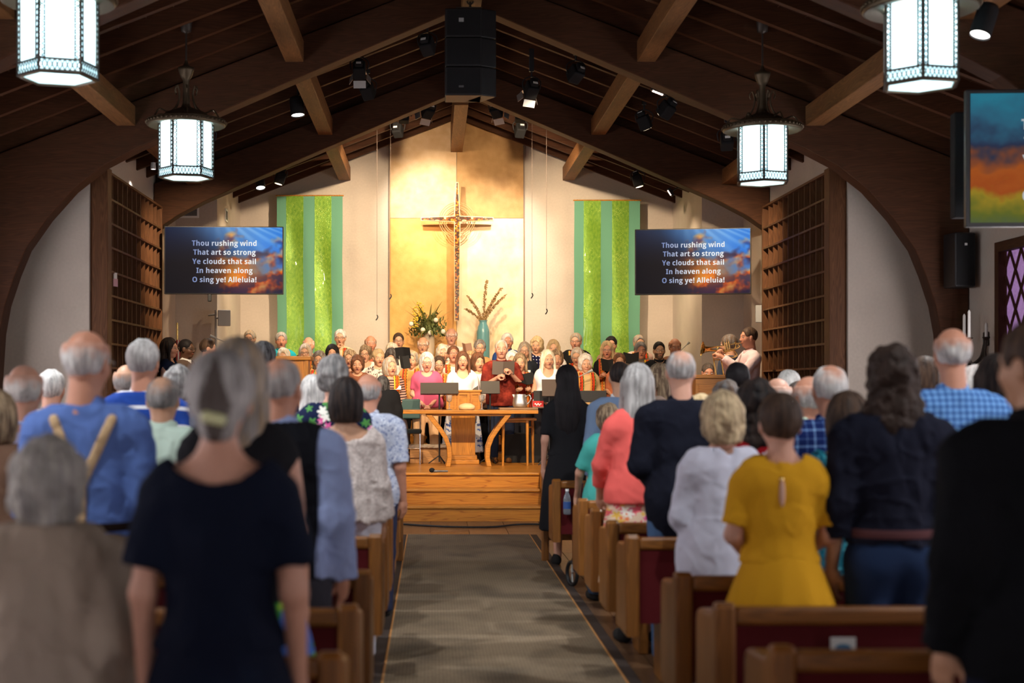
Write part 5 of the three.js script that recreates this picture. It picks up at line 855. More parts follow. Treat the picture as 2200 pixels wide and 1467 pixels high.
function person(sp) {
  // sp: label, at [x, base, d], h, facing (0 = towards the camera, PI = away), sex, w, skin, hair [style, c1, c2], top {...}, low {...}, arms, head {yaw, pitch}, parts
  const [x0, base, d] = sp.at, m = sp.sex === 'm', k = sp.h / 1.75, w = (sp.w ?? 1), t = thing('person', sp.label, 'person', [x0, base, -d], sp.face ?? 0, sp.group);
  sp.skin = typeof sp.skin === 'string' ? SKIN[sp.skin] : sp.skin; sp.hairc = sp.hair ? sp.hair[1] : [0.3, 0.27, 0.25];
  const far = d > 15, cc = sp.cell ?? clamp(0.004 + d * 0.001, 0.0095, 0.0235), hc = far ? 0.0068 : d > 7.5 ? 0.0085 : 0.0062, hhc = d < 7 ? 0.0062 : d < 12 ? 0.0085 : 0.0095;
  const sw = (m ? 0.182 : 0.158) * (0.5 + 0.5 * w) * (0.4 + 0.6 * k), hs = sp.hs ?? (m ? 1.06 : 1.02), style = sp.hair ? sp.hair[0] : null, crown = style ? HAIR[style][0] : 0;
  const lean = sp.lean ?? 0;                            // stoop of the upper body, metres forward at the neck
  const hy = sp.h - (0.122 + crown) * hs, nz = lean, SH = (m ? 1.405 : 1.395) * k - (hs - 1) * 0.22, drop = m ? 0.035 : 0.05;
  const Z = (y) => lean * clamp((y - 0.95 * k) / (0.5 * k), 0, 1.2);
  // --- trunk
  const bw = sp.belly ?? 1, trunk = (o) => [
    [0, [0, 1.27 * k, Z(1.27 * k), (m ? 0.158 : 0.142) * w + o, 0.2 * k + o, 0.105 * (0.4 + 0.6 * w) + o], 0],
    [1, [-(sw - 0.03), SH - drop, Z(SH) - 0.015, sw - 0.03, SH - drop, Z(SH) - 0.015, 0.058 + o, 0.058 + o], 0.07],
    [1, [0, SH + 0.05 * k, Z(SH) - 0.02, -sw * 0.62, SH - 0.005, Z(SH) - 0.02, 0.042 + o, 0.05 + o], 0.05], [1, [0, SH + 0.05 * k, Z(SH) - 0.02, sw * 0.62, SH - 0.005, Z(SH) - 0.02, 0.042 + o, 0.05 + o], 0.05],
    [0, [0, 1.06 * k, Z(1.06 * k) + 0.012 * bw, (m ? 0.145 : 0.118) * w * (0.6 + 0.4 * bw) + o, 0.19 * k + o, 0.1 * bw + o], 0.1],
    [0, [0, 0.92 * k, -0.005, (m ? 0.158 : 0.168) * w + o, 0.14 * k + o, 0.115 * w + o], 0.08],
    ...(m ? [] : [[0, [-0.07, 1.26 * k, Z(1.26 * k) + 0.07, 0.062 + o, 0.065 + o, 0.055 + o], 0.05], [0, [0.07, 1.26 * k, Z(1.26 * k) + 0.07, 0.062 + o, 0.065 + o, 0.055 + o], 0.05]]),
  ];
  // --- arms by pose: elbow and wrist of the person's own -x and +x side
  const A = sp.arms ?? 'down', arm = (s) => {
    const q = Array.isArray(A) ? A[s < 0 ? 0 : 1] : A, S = [s * sw, SH - drop, Z(SH) - 0.01];
    if (typeof q === 'object') return [S, [q[0] * s, q[1], q[2]], [q[3] * s, q[4], q[5]]];
    if (q === 'book') return [S, [s * (sw + 0.05), SH - 0.29 * k, 0.03 + lean], [s * 0.1, SH - 0.24 * k, 0.27 + lean]];
    if (q === 'fold') return [S, [s * (sw + 0.045), SH - 0.29 * k, -0.01], [s * 0.06, SH - 0.45 * k, 0.2]];
    if (q === 'pew') return [S, [s * (sw + 0.06), SH - 0.28 * k, 0.08], [s * (sw + 0.03), SH - 0.5 * k, 0.24]];
    return [S, [s * (sw + 0.042), SH - 0.30 * k, -0.03], [s * (sw + 0.048), SH - 0.55 * k, 0.04]];
  };
  const J = { '-1': arm(-1), '1': arm(1) }, ar = (m ? 0.05 : 0.043) * (0.4 + 0.6 * w);
  const armPrims = [-1, 1].flatMap((s) => [[1, [...J[s][0], ...J[s][1], ar, ar * 0.82], 0.04], [1, [...J[s][1], ...J[s][2], ar * 0.82, ar * 0.56], 0.02]]);
  const xs = Math.max(...[-1, 1].flatMap((s) => J[s].map((p) => Math.abs(p[0])))) + 0.14, zs = J[1].concat(J[-1]).map((p) => p[2]), zmax = Math.max(0.26 + lean + (bw - 1) * 0.1, ...zs.map((z) => z + 0.13)), zmin = Math.min(-0.24, ...zs.map((z) => z - 0.13)), ymin = Math.min(...[-1, 1].map((s) => J[s][2][1]));
  // --- skin: chest core, neck, arms, head, hands in one mesh
  const neck = [1, [0, SH - 0.02, Z(SH) - 0.02, 0, hy - 0.1 * hs, nz - 0.012, m ? 0.06 : 0.05, m ? 0.056 : 0.046], 0.04];
  const coreF = field([...trunk(-0.012).slice(0, 4), neck]), armF = field(armPrims), skinCut = SH - 0.26 * k;
  const bodyCell = Math.min(cc * 1.15, 0.021), pieces = [finish(nets((x, y, z) => sminf(smaxf(coreF(x, y, z), skinCut - y, 0.02), armF(x, y, z), 0.03), [-xs, ymin - 0.06, zmin], [xs, SH + 0.16, zmax], bodyCell), { color: (x, y, z) => { const n = 1 + N(x * 30, y * 30, z * 30) * 0.06; return [sp.skin[0] * n, sp.skin[1] * n, sp.skin[2] * n]; } })];
  const H = new THREE.Matrix4().compose(V(0, hy, nz + 0.008), new THREE.Quaternion().setFromEuler(new THREE.Euler(-(sp.head?.pitch ?? 0), sp.head?.yaw ?? 0, sp.head?.roll ?? 0, 'YXZ')), V(hs * (sp.head?.wide ?? 1), hs, hs));
  pieces.push(headColored(sp, hc).applyMatrix4(H));
  if ((sp.face ?? 0) < 2) pieces.push(eyesGeo().clone().applyMatrix4(H));
  for (const s of [-1, 1]) {
    const kind = sp.hands ?? (A === 'book' || Array.isArray(A) ? 'grip' : A === 'pew' ? 'flat' : 'relaxed'), g = handGeo(kind, -s, far ? 0.0075 : 0.0065).clone(), E = V(...J[s][1]), W = V(...J[s][2]), dir = W.clone().sub(E).normalize();
    const palm = V(-s * 0.6, A === 'book' ? 0.8 : -0.1, A === 'pew' ? -0.9 : A === 'book' ? -0.1 : 0.3), yv = dir.clone().negate(), xv = new THREE.Vector3().crossVectors(yv, palm).normalize(), zv = new THREE.Vector3().crossVectors(xv, yv);
    const Q = new THREE.Matrix4().makeBasis(xv, yv, zv).setPosition(W); const sc = m ? 1.05 : 0.93;
    finish(g, { color: () => sp.skin }).scale(sc, sc, sc).applyMatrix4(Q); pieces.push(g);
  }
  if (sp.low?.legs) { const lf = field([-1, 1].flatMap((s) => [[1, [s * 0.08, 0.8 * k, 0, s * 0.085, 0.47 * k, 0.01, 0.07, 0.05], 0.01], [1, [s * 0.085, 0.47 * k, 0.01, s * 0.085, 0.07, -0.02, 0.052, 0.036], 0.02]])); pieces.push(finish(nets(lf, [-0.2, 0.03, -0.12], [0.2, 0.6, 0.12], Math.max(0.014, cc)), { color: () => sp.skin })); }
  for (const g of pieces) { g.deleteAttribute('uv'); }
  obj('body', mergeGeometries(pieces.map((g) => g.index ? g.toNonIndexed() : g)), matSkin, t);
  // --- hair
  if (style) {
    const [, c1, c2 = c1] = sp.hair, z0 = x0 * 7 + d, g = hairGeo(style, hhc).clone(), pat = sp.hairPattern;
    finish(g, { color: (x, y, z, nzz) => { const a = Math.atan2(x, z + 0.02), s = 0.5 + N(Math.sin(a) * 7 + z0, y * 9, Math.cos(a) * 7) * 1.1 + N(Math.sin(a) * 22, y * 10 + z0, Math.cos(a) * 22) * 0.9, b = 1 + N(Math.sin(a) * 30 + z0, y * 5, Math.cos(a) * 30) * 0.5 + N(x * 16, y * 16 + z0, z * 16) * 0.35; let c = mixc(c1, c2, clamp(s, 0, 1)); c = [c[0] * b, c[1] * b, c[2] * b]; if (style === 'ring') c = mixc(c, sp.skin, clamp((y - 0.012) / 0.045 + N(x * 30, y * 30, z * 30) * 0.6, 0, 0.85)); if (style === 'thin') c = mixc(c, sp.skin, clamp(1.15 * Math.exp(-((x / 0.05) ** 2 + ((y - 0.085) / 0.05) ** 2 + ((z + 0.07) / 0.06) ** 2)) + N(x * 40, y * 40, z * 40) * 0.3 - 0.1, 0, 0.8)); if (pat) c = pat(x, y, z, c); return c; } });
    g.applyMatrix4(H); obj('hair', g, matHair, t);
  }
  if (sp.glasses) obj('glasses', glassesGeo().clone().applyMatrix4(H), sp.glasses === 2 ? matEyeRim : matLens, t);
  // --- upper garment
  const T = sp.top, fit = T.fit ?? 0.014, hem = (T.hem ?? 0.84) * k, P = trunk(fit), sl = T.sleeve ?? 1, cuff = [];
  if (hem < 0.95 * k) P.push([0, [0, 0.88 * k, -0.016, (m ? 0.165 : 0.172) * w + 0.022, 0.24 * k, 0.115 * w + 0.04], 0.1]);
  if (T.flare) P.push([1, [0, 1.12 * k, Z(1.1 * k), 0, hem + 0.02, 0, (0.12 * w + fit), (0.12 * w + fit + T.flare)], 0.08]);
  const torsoF = field(P), sleeveR = T.loose ?? 0.012;
  const sleeves = [-1, 1].flatMap((s) => {
    if (sl <= 0) return [];
    const [S, E, W] = J[s], list = [], a = Math.min(1, sl * 2), b = clamp(sl * 2 - 1, 0, 1), e2 = [S[0] + (E[0] - S[0]) * a, S[1] + (E[1] - S[1]) * a, S[2] + (E[2] - S[2]) * a];
    list.push([S, e2, ar + sleeveR, ar * (1 - 0.18 * a) + sleeveR + (T.bell && b <= 0 ? T.bell : 0)]);
    if (b > 0) list.push([E, [E[0] + (W[0] - E[0]) * b, E[1] + (W[1] - E[1]) * b, E[2] + (W[2] - E[2]) * b], ar * 0.82 + sleeveR, ar * (0.82 - 0.26 * b) + sleeveR + (T.bell ?? 0)]);
    return [list];
  });
  const wr = (T.wrinkle ?? 0.0065) * 1.15, ph = x0 * 3.1 + d * 1.7, nk = T.neck ?? [0.072, 0.046, 0.028];   // neckline: half width, depth, forward shift
  const shirtF = (x, y, z) => {
    let v = Math.max(torsoF(x, y, z), hem - y);
    for (const list of sleeves) for (let i = 0; i < list.length; i++) {
      const [a, b, r0, r1] = list[i], c = cap(x, y, z, [...a, ...b, r0, r1]); let q = c;
      if (i === list.length - 1) { const L = Math.hypot(b[0] - a[0], b[1] - a[1], b[2] - a[2]), pl = ((x - b[0]) * (b[0] - a[0]) + (y - b[1]) * (b[1] - a[1]) + (z - b[2]) * (b[2] - a[2])) / L; q = Math.max(q, pl); }
      v = sminf(v, q, 0.03);
    }
    if (v < 0.06) v -= wr * (0.6 * N(x * 9 + ph, y * 6, z * 9) + 0.6 * N(x * 21, y * 11 + ph, z * 21) + 1.7 * Math.max(0, 0.3 - Math.abs(N(x * 7 + y * 5 + ph, y * 9 - x * 4, z * 7 + ph)) * 2.4) - 1.2 * Math.max(0, 0.25 - Math.abs(N(x * 11 - y * 3, y * 8 + x * 6 + ph, z * 9)) * 2.4)) + (T.pleat ? T.pleat * Math.sin(Math.atan2(x, z) * 22) * clamp((SH - y) * 3, 0, 1) : 0);
    v = smaxf(v, -ell(x, y, z, [0, SH + 0.055 * k + (T.high ?? 0), Z(SH) + nk[2], nk[0], nk[1], nk[3] ?? 0.085]), 0.006);
    return smaxf(v, y - SH - 0.075 * k, 0.004);
  };
  const lowEnd = Math.min(hem, sl > 0.6 ? ymin : 9) - 0.03;
  const gs = finish(nets(shirtF, [-xs, lowEnd, zmin], [xs, SH + 0.1, zmax], cc), { uv: true });
  obj(T.name ?? 'shirt', gs, cloth(T.c, T.map), t);
  if (T.collar) { const g = lathe([[0.062, 0.045], [0.07, 0.05], [0.084, -0.005], [0.08, -0.015], [0.07, 0.0], [0.062, 0.045]].map(([r, y]) => [r * (m ? 1.02 : 0.9), y]), 24); g.scale(1, 1, 1.02); g.rotateX(0.3); g.translate(0, SH + 0.045 * k, Z(SH) - 0.012); obj('collar', g, T.collar === true ? cloth(T.c, T.map) : cloth(T.collar), t); }
  const strip = (name, region, off, col, map, box) => obj(name, finish(nets((x, y, z) => Math.max(shirtF(x, y, z) - off, region(x, y, z)), box[0], box[1], Math.min(cc, 0.013)), { uv: true }), cloth(col, map), t);
  if (sp.stole) { const so = sp.stole; strip('stole', (x, y, z) => Math.max(Math.abs(Math.abs(x) - 0.088 - Math.max(0, (SH - 0.12 - y)) * -0.04) - 0.042, -0.03 - z, (so.end ?? 0.9) * k - y, y - SH - 0.05), 0.012, [1, 1, 1], so.map, [[-0.2, 0.8 * k, -0.14], [0.2, SH + 0.09, zmax]]); }
  if (T.straps) strip('suspenders', (x, y, z) => { const seg = (ax, ay, bx, by) => { const vx = bx - ax, vy = by - ay, h = clamp(((x - ax) * vx + (y - ay) * vy) / (vx * vx + vy * vy), 0, 1); return Math.hypot(x - ax - vx * h, y - ay - vy * h) - 0.019; }; return Math.max(Math.min(seg(0, 1.16 * k, -0.115, SH + 0.02), seg(0, 1.16 * k, 0.115, SH + 0.02), seg(0, 1.16 * k, 0, 0.99 * k)), z + 0.01); }, 0.013, T.straps, null, [[-0.2, 0.95 * k, -0.24], [0.2, SH + 0.1, 0.05]]);
  if (T.vest) strip('vest', (x, y, z) => Math.max(Math.abs(x) - (sw - 0.02), 0.86 * k - y, -ell(x, y, z, [0, SH + 0.05 * k, 0.02, 0.09, 0.04, 0.09])), 0.012, T.vest, null, [[-0.3, 0.8 * k, -0.26], [0.3, SH + 0.08, zmax]]);
  if (sp.tag) { let z = 0.3; while (z > 0 && shirtF(sp.tag[0], SH - sp.tag[1], z) > 0.004) z -= 0.004; const g = bx(-0.045, 0.045, -0.028, 0.028, 0, 0.004); g.rotateX(-0.18); g.translate(sp.tag[0], SH - sp.tag[1], z + 0.006); obj('name_tag', g, M.paper, t); }
  if (T.key) { const g = new THREE.SphereGeometry(0.012, 8, 6); g.translate(0, SH - 0.02, -0.1 - fit); obj('neck_button', g, M.brass, t); }
  // --- lower garment
  const Lw = sp.low ?? { c: [0.03, 0.03, 0.04] }, lc = Math.max(cc, far ? 0.026 : 0.016);
  if (Lw.skirt) {
    const hm = Lw.skirt * k, f = (x, y, z) => { const q = clamp((1.02 * k - y) / (1.02 * k - hm), 0, 1), a = Math.atan2(x, z), rx = 0.145 * w + 0.05 * Math.sin(Math.min(1, q * 2) * 1.57) + (Lw.spread ?? 0.1) * q, rz = rx * 0.78, fold = 1 + (Lw.fold ?? 0.035) * q * Math.sin(a * 11 + N(x * 3, y, z * 3) * 3); return Math.max((Math.hypot(x / rx, (z + 0.01) / rz) / fold - 1) * rz, y - 1.03 * k, hm - y); };
    obj('skirt', finish(nets(f, [-0.45, hm - 0.03, -0.4], [0.45, 1.05 * k, 0.4], lc), { uv: true }), cloth(Lw.c, Lw.map), t);
  } else {
    const o = 0.016, f0 = field([[0, [0, 0.93 * k, -0.005, (m ? 0.158 : 0.166) * w + o, 0.13 * k, 0.115 * w + o], 0], ...[-1, 1].flatMap((s) => [[0, [s * 0.075, 0.87 * k, -0.05, 0.09, 0.09, 0.08], 0.06], [1, [s * 0.09 * w, 0.86 * k, -0.005, s * 0.1 * w, 0.48 * k, 0.01, 0.09 * w + o, 0.062 + o], 0.05], [1, [s * 0.1 * w, 0.48 * k, 0.01, s * 0.1 * w, 0.07, -0.02, 0.062 + o, 0.05 + o], 0.03]])]);
    obj(Lw.jeans ? 'jeans' : 'trousers', finish(nets((x, y, z) => Math.max(f0(x, y, z) - 0.004 * N(x * 12, y * 12 + ph, z * 12), y - 1.03 * k, 0.05 - y), [-0.36, 0.04, -0.26], [0.36, 1.05 * k, 0.26], lc), { uv: true }), cloth(Lw.c, Lw.map), t);
  }
  if (Lw.belt) { const g = new THREE.TorusGeometry(1, 0.02, 6, 36).rotateX(Math.PI / 2); g.scale(0.166 * w + 0.02, 1.0, 0.126 * w + 0.016); g.translate(0, 1.0 * k, -0.004); obj('belt', g, cloth(Lw.belt), t); }
  for (const s of [-1, 1]) { const g = cached('shoe', () => finish(nets((x, y, z) => Math.max(sminf(ell(x, y, z, [0, 0.03, 0.07, 0.046, 0.045, 0.13]), ell(x, y, z, [0, 0.06, -0.015, 0.042, 0.055, 0.055]), 0.03), -y), [-0.07, -0.01, -0.1], [0.07, 0.14, 0.22], 0.012), { uv: true })); const o = obj('shoe', g, cloth(Lw.shoe ?? [0.02, 0.018, 0.018]), t); o.position.set(s * 0.095, 0, 0); }
  if (sp.extra) sp.extra(t, { H, hy, SH, k, J, shirtF, sw });
  return { t, J, SH, k, hy };
}

// ------------------------------------------------------------------ cloth prints
const hx = (h, k = 1) => { const c = new THREE.Color(h); return [c.r * k, c.g * k, c.b * k]; };
const R1 = (s) => [1 / s, 1 / s];
const PR = {};
PR.stripe = tex(16, 128, (u, v) => (v < 0.2 ? [232, 232, 238] : [40, 74, 160]), { repeat: [1, 1 / 0.105] });
PR.plaid = tex(128, 128, (u, v) => { const b = (t) => (Math.abs(t - 0.25) < 0.06 ? 1 : Math.abs(t - 0.7) < 0.03 ? 0.6 : 0); const k = b(u) + b(v); return mixc([22, 38, 92], [150, 190, 235], clamp(k * 0.55, 0, 1)); }, { repeat: R1(0.085) });
PR.check = tex(64, 64, (u, v) => { const b = (u < 0.3) + (v < 0.3); return b === 2 ? [40, 70, 130] : b ? [70, 112, 178] : [112, 160, 214]; }, { repeat: R1(0.03) });
const blobs = (bg, cols, n, r, z) => { const p = []; let s = z * 77 + 3; const q = () => { s = (s * 1103515245 + 12345) % 2147483648; return s / 2147483648; }; for (let i = 0; i < n; i++) p.push([q(), q(), cols[Math.floor(q() * cols.length)], r * (0.5 + q()), q() * 6]); return (u, v) => { let c = bg; for (const [x, y, k, rad, a] of p) { let dx = u - x, dy = v - y; dx -= Math.round(dx); dy -= Math.round(dy); const th = Math.atan2(dy, dx); if (Math.hypot(dx, dy) < rad * (0.75 + 0.3 * Math.cos(th * 5 + a))) c = k; } return c; }; };
PR.floral = tex(160, 160, blobs([20, 28, 58], [[214, 92, 150], [235, 150, 190], [60, 120, 60], [80, 140, 70], [230, 225, 215], [40, 90, 60]], 46, 0.075, 1), { repeat: R1(0.34) });
PR.skirt = tex(160, 160, blobs([225, 196, 170], [[226, 96, 110], [236, 120, 70], [240, 232, 220], [214, 80, 140], [226, 180, 80]], 80, 0.07, 2), { repeat: R1(0.3) });
PR.teal = tex(160, 160, blobs([30, 110, 130], [[110, 190, 200], [16, 50, 80], [60, 150, 165], [10, 40, 60]], 120, 0.035, 3), { repeat: R1(0.22) });
PR.red = tex(128, 128, blobs([150, 22, 30], [[200, 190, 200], [90, 10, 20], [70, 80, 120]], 16, 0.06, 4), { repeat: R1(0.25) });
PR.paisley = tex(160, 160, blobs([176, 182, 200], [[124, 134, 168], [208, 212, 222], [150, 158, 186]], 130, 0.035, 5), { repeat: R1(0.2) });
PR.lace = tex(256, 256, (u, v) => { const b = tn(u, v, 34, 26, 2) * 60 + tn(u, v, 9, 5, 4) * 50; return [206 + b, 194 + b, 190 + b]; }, { repeat: R1(0.35) });
PR.lime = tex(128, 128, blobs([70, 110, 190], [[150, 200, 60], [200, 220, 90], [60, 140, 60]], 12, 0.14, 6), { repeat: R1(0.35) });
PR.blueskirt = tex(128, 128, blobs([220, 220, 226], [[50, 80, 160], [80, 120, 200], [40, 60, 120]], 26, 0.08, 7), { repeat: R1(0.22) });
PR.zig = tex(128, 128, blobs([214, 196, 186], [[40, 26, 30], [60, 40, 44]], 60, 0.05, 8), { repeat: R1(0.16) });
PR.dots = tex(64, 64, (u, v) => (Math.hypot(u - 0.5, v - 0.5) < 0.18 ? [225, 225, 235] : [24, 26, 60]), { repeat: R1(0.05) });
PR.maroon = tex(128, 128, (u, v) => { const b = tn(u, v, 4, 3, 3) + tn(u, v, 12, 12, 6) * 0.5; return mixc([84, 26, 22], [150, 58, 44], clamp(0.5 + b, 0, 1)); }, { repeat: R1(0.35) });
PR.whitefloral = tex(128, 128, blobs([235, 230, 226], [[170, 175, 210], [225, 190, 190], [190, 205, 190]], 26, 0.05, 9), { repeat: R1(0.2) });
PR.aloha = tex(128, 128, blobs([226, 214, 200], [[180, 150, 120], [120, 140, 170], [240, 236, 228]], 30, 0.07, 10), { repeat: R1(0.25) });
PR.rib = tex(16, 64, (u, v) => (v < 0.5 ? [176, 140, 126] : [60, 44, 44]), { repeat: [1, 1 / 0.035] });
const stoleTex = (pal, z) => tex(128, 256, (u, v) => { const k = Math.floor(u * pal.length), zig = Math.abs(((v * 12 + (k % 2) * 0.5) % 1) - 0.5) * 2, e = (u * pal.length) % 1; let c = pal[k]; if (e < 0.18) c = [60, 40, 30]; if (k % 2 && e < 0.2 + zig * 0.5) c = mixc(c, [50, 60, 40], 0.75); const n = tn(u, v, 30, 40, z) * 18; return [c[0] + n, c[1] + n, c[2] + n]; }, { repeat: [1 / 0.085, 1 / 0.5] });
const ST = [stoleTex([[206, 74, 24], [224, 150, 36], [236, 190, 60], [214, 96, 28]], 1), stoleTex([[214, 70, 30], [150, 170, 90], [230, 150, 70], [200, 60, 40]], 2), stoleTex([[220, 110, 40], [236, 170, 80], [190, 60, 40], [228, 140, 60]], 3)];
const stole = (i = 0, end = 0.86) => ({ map: ST[i], end });

// ------------------------------------------------------------------ the congregation, seen from behind
const AWAY = Math.PI;
function cong(label, px, top, d, o) { return person({ face: AWAY + (o.turn ?? 0), skin: 'pink', group: 'standing congregation', ...o, label, at: [X(px, d), 0, d], h: Y(top, d) }); }
const NAVY = hx('#141b33'), BLK = [0.012, 0.012, 0.014];
const clipHair = (x, y, z, c) => (z < -0.04 && Math.abs(x) < 0.045 - Math.abs(y + 0.01) * 0.32 ? mixc(c, [0.05, 0.032, 0.025], 0.85) : c);
cong('woman in a navy short-sleeved dress, grey hair held by a pale clip', 473, 750, 3.75, { sex: 'f', w: 0.96, hs: 0.95, hair: ['twist', HC.silver, HC.grey], hairPattern: clipHair, skin: 'pink', top: { name: 'dress_top', c: hx('#0f1526'), sleeve: 0.36, loose: 0.022, hem: 0.96, fit: 0.016, neck: [0.125, 0.085, -0.01, 0.13], bell: 0.012 }, low: { c: hx('#0f1526'), skirt: 0.3, spread: 0.09, fold: 0.05, legs: true },
  extra: (t, { H }) => { const g = bx(-0.034, 0.034, -0.016, 0.016, -0.14, -0.118, 0.012); g.rotateZ(0.22); g.translate(0, -0.045, 0); g.applyMatrix4(H); obj('hair_clip', g, MS(0.62, 0.63, 0.34, 0.35), t); } });
cong('short woman with puffy grey hair in a beige blouse', 92, 935, 3.85, { sex: 'f', w: 1.02, hs: 1.0, lean: 0.07, hair: ['puffy', HC.grey, [0.36, 0.34, 0.3]], top: { name: 'blouse', c: hx('#a09080'), sleeve: 0.95, loose: 0.024, fit: 0.02, hem: 0.62, flare: 0.05, wrinkle: 0.011, neck: [0.06, 0.03, 0.01] }, low: { c: hx('#4a4440') } });
cong('person in a blue-violet dress beside the beige blouse', -262, 905, 3.0, { sex: 'f', w: 1.1, hair: ['bob', HC.brown, HC.sand], top: { name: 'dress_top', c: hx('#4a5488'), sleeve: 0.6, hem: 0.96, fit: 0.025, loose: 0.02 }, low: { c: hx('#4a5488'), skirt: 0.3, spread: 0.2, legs: true } });
cong('tall balding man in a blue shirt with tan suspenders', 188, 710, 5.87, { sex: 'm', w: 1.04, belly: 1.2, turn: 0.06, hair: ['ring', HC.white, HC.silver], skin: 'red', head: { yaw: -0.35, pitch: -0.05 }, glasses: 2, top: { c: hx('#5670ac', 1.1), sleeve: 0.6, loose: 0.024, hem: 0.97, fit: 0.024, collar: true, straps: hx('#c4a680'), wrinkle: 0.009 }, low: { c: hx('#8a7a68'), belt: hx('#20140e') } });
cong('bald man in a pale lavender shirt beside the suspenders', 53, 783, 7.2, { sex: 'm', hair: ['ring', HC.white, HC.white], skin: 'pink', top: { c: hx('#b0b4d8'), sleeve: 1, hem: 0.95, collar: true }, low: { c: hx('#40404c') } });
cong('white-haired man half hidden behind the suspenders', 111, 792, 10.12, { sex: 'm', hair: ['short', HC.white, HC.silver], top: { c: hx('#9a8a80'), sleeve: 1, collar: true }, low: { c: hx('#40404c') } });
cong('brown-haired woman at the far pew end beside the lavender shirt', -8, 835, 6.9, { sex: 'f', hair: ['bob', HC.brown, HC.sand], top: { c: hx('#6a5040'), sleeve: 0.5 }, low: { c: hx('#40404c') } });
cong('grey-haired man in a blue shirt with white stripes', 308, 726, 8.4, { sex: 'm', w: 1.14, belly: 1.15, turn: -0.1, hair: ['short', HC.silver, HC.grey], skin: 'red', top: { c: [1, 1, 1], map: PR.stripe, sleeve: 0.45, fit: 0.022, collar: hx('#dcdce4') }, low: { c: hx('#383840') } });
cong('bald man mostly hidden behind the striped shirt', 273, 783, 10.12, { sex: 'm', hair: ['ring', HC.grey, HC.grey], skin: 'tan', top: { c: hx('#b08a74'), sleeve: 0.5 }, low: { c: hx('#40404c') } });
cong('man with thinning grey hair in a mint shirt', 350, 808, 7.25, { sex: 'm', w: 1.08, hs: 0.98, hair: ['thin', HC.dgrey, HC.grey], skin: 'tan', top: { c: hx('#b9cdbf', 1.05), sleeve: 0.45, fit: 0.024, loose: 0.02, collar: true, wrinkle: 0.009, hem: 0.8 }, low: { c: hx('#45454c') } });
cong('woman with curly grey hair behind the mint shirt', 384, 783, 10.12, { sex: 'f', hair: ['puffy', HC.grey, HC.dgrey], top: { c: hx('#6c7080'), sleeve: 0.5 }, low: { c: hx('#40404c') } });
cong('tall woman with long ash hair in a sleeveless charcoal top', 512, 722, 4.92, { sex: 'f', w: 1.06, hs: 1.0, hair: ['long', HC.grey, HC.sand], skin: 'pink', top: { name: 'tank_top', c: hx('#1c1c20'), sleeve: 0, hem: 0.88, neck: [0.1, 0.06, 0, 0.11] }, low: { c: [1, 1, 1], map: PR.lime, skirt: 0.32, spread: 0.12, legs: true } });
cong('grey-haired man in a black vest over a light blue shirt', 604, 768, 5.85, { sex: 'm', w: 1.12, hs: 1.0, turn: -0.15, hair: ['thin', HC.silver, HC.grey], skin: 'red', head: { yaw: -0.2 }, top: { c: hx('#96a6d0'), sleeve: 1, loose: 0.03, hem: 0.86, fit: 0.018, vest: hx('#15161c'), collar: true, wrinkle: 0.01 }, low: { c: hx('#3c3c44') } });
cong('dark slate-haired man behind the ash-haired woman', 567, 731, 10.98, { sex: 'm', hair: ['short', HC.dgrey, HC.black], top: { c: hx('#2a3048'), sleeve: 1 }, low: { c: hx('#30303a') } });
cong('grey-haired woman in a dark floral shirt', 716, 760, 9.25, { sex: 'f', w: 1.2, hs: 1.08, hair: ['wavy', HC.grey, HC.dgrey], top: { c: [1, 1, 1], map: PR.floral, sleeve: 0.5, fit: 0.026, hem: 0.8, loose: 0.02 }, low: { c: hx('#30303a') } });
cong('person with long white hair beside the floral shirt', 673, 803, 10.12, { sex: 'f', hs: 0.95, hair: ['long', HC.white, HC.silver], top: { c: hx('#30343e'), sleeve: 1 }, low: { c: hx('#30303a') } });
cong('woman with a dark bob in a cream lace blouse and white trousers', 743, 808, 8.4, { sex: 'f', w: 1.08, hs: 1.04, hair: ['bob', HC.dbrown, HC.black], skin: 'tan', arms: ['down', 'down'], top: { name: 'blouse', c: [0.9, 0.88, 0.86], map: PR.lace, sleeve: 0.86, loose: 0.02, bell: 0.035, fit: 0.024, hem: 0.87, flare: 0.03, wrinkle: 0.01, neck: [0.15, 0.11, -0.02, 0.14], pleat: 0.002 }, low: { c: hx('#dcdcea') } });
cong('grey-haired man in a pale blue printed shirt', 792, 803, 10.12, { sex: 'm', w: 1.1, turn: -0.2, hair: ['ring', HC.silver, HC.grey], skin: 'red', top: { c: [1, 1, 1], map: PR.paisley, sleeve: 0.46, fit: 0.026, loose: 0.028, hem: 0.8, collar: true }, low: { c: hx('#2c3048') } });
person({ label: 'musician in a long black coat sitting low at the platform edge', group: 'people at the platform side', at: [X(822, 18.6), PLAT + 0.001, 18.6], h: 1.22, face: AWAY, sex: 'f', w: 1.25, hs: 0.94, skin: 'pink', hair: ['bob', HC.dgrey, HC.black], top: { name: 'coat', c: BLK, sleeve: 1, fit: 0.03, loose: 0.03, hem: 0.14, flare: 0.05 }, low: { c: BLK } });
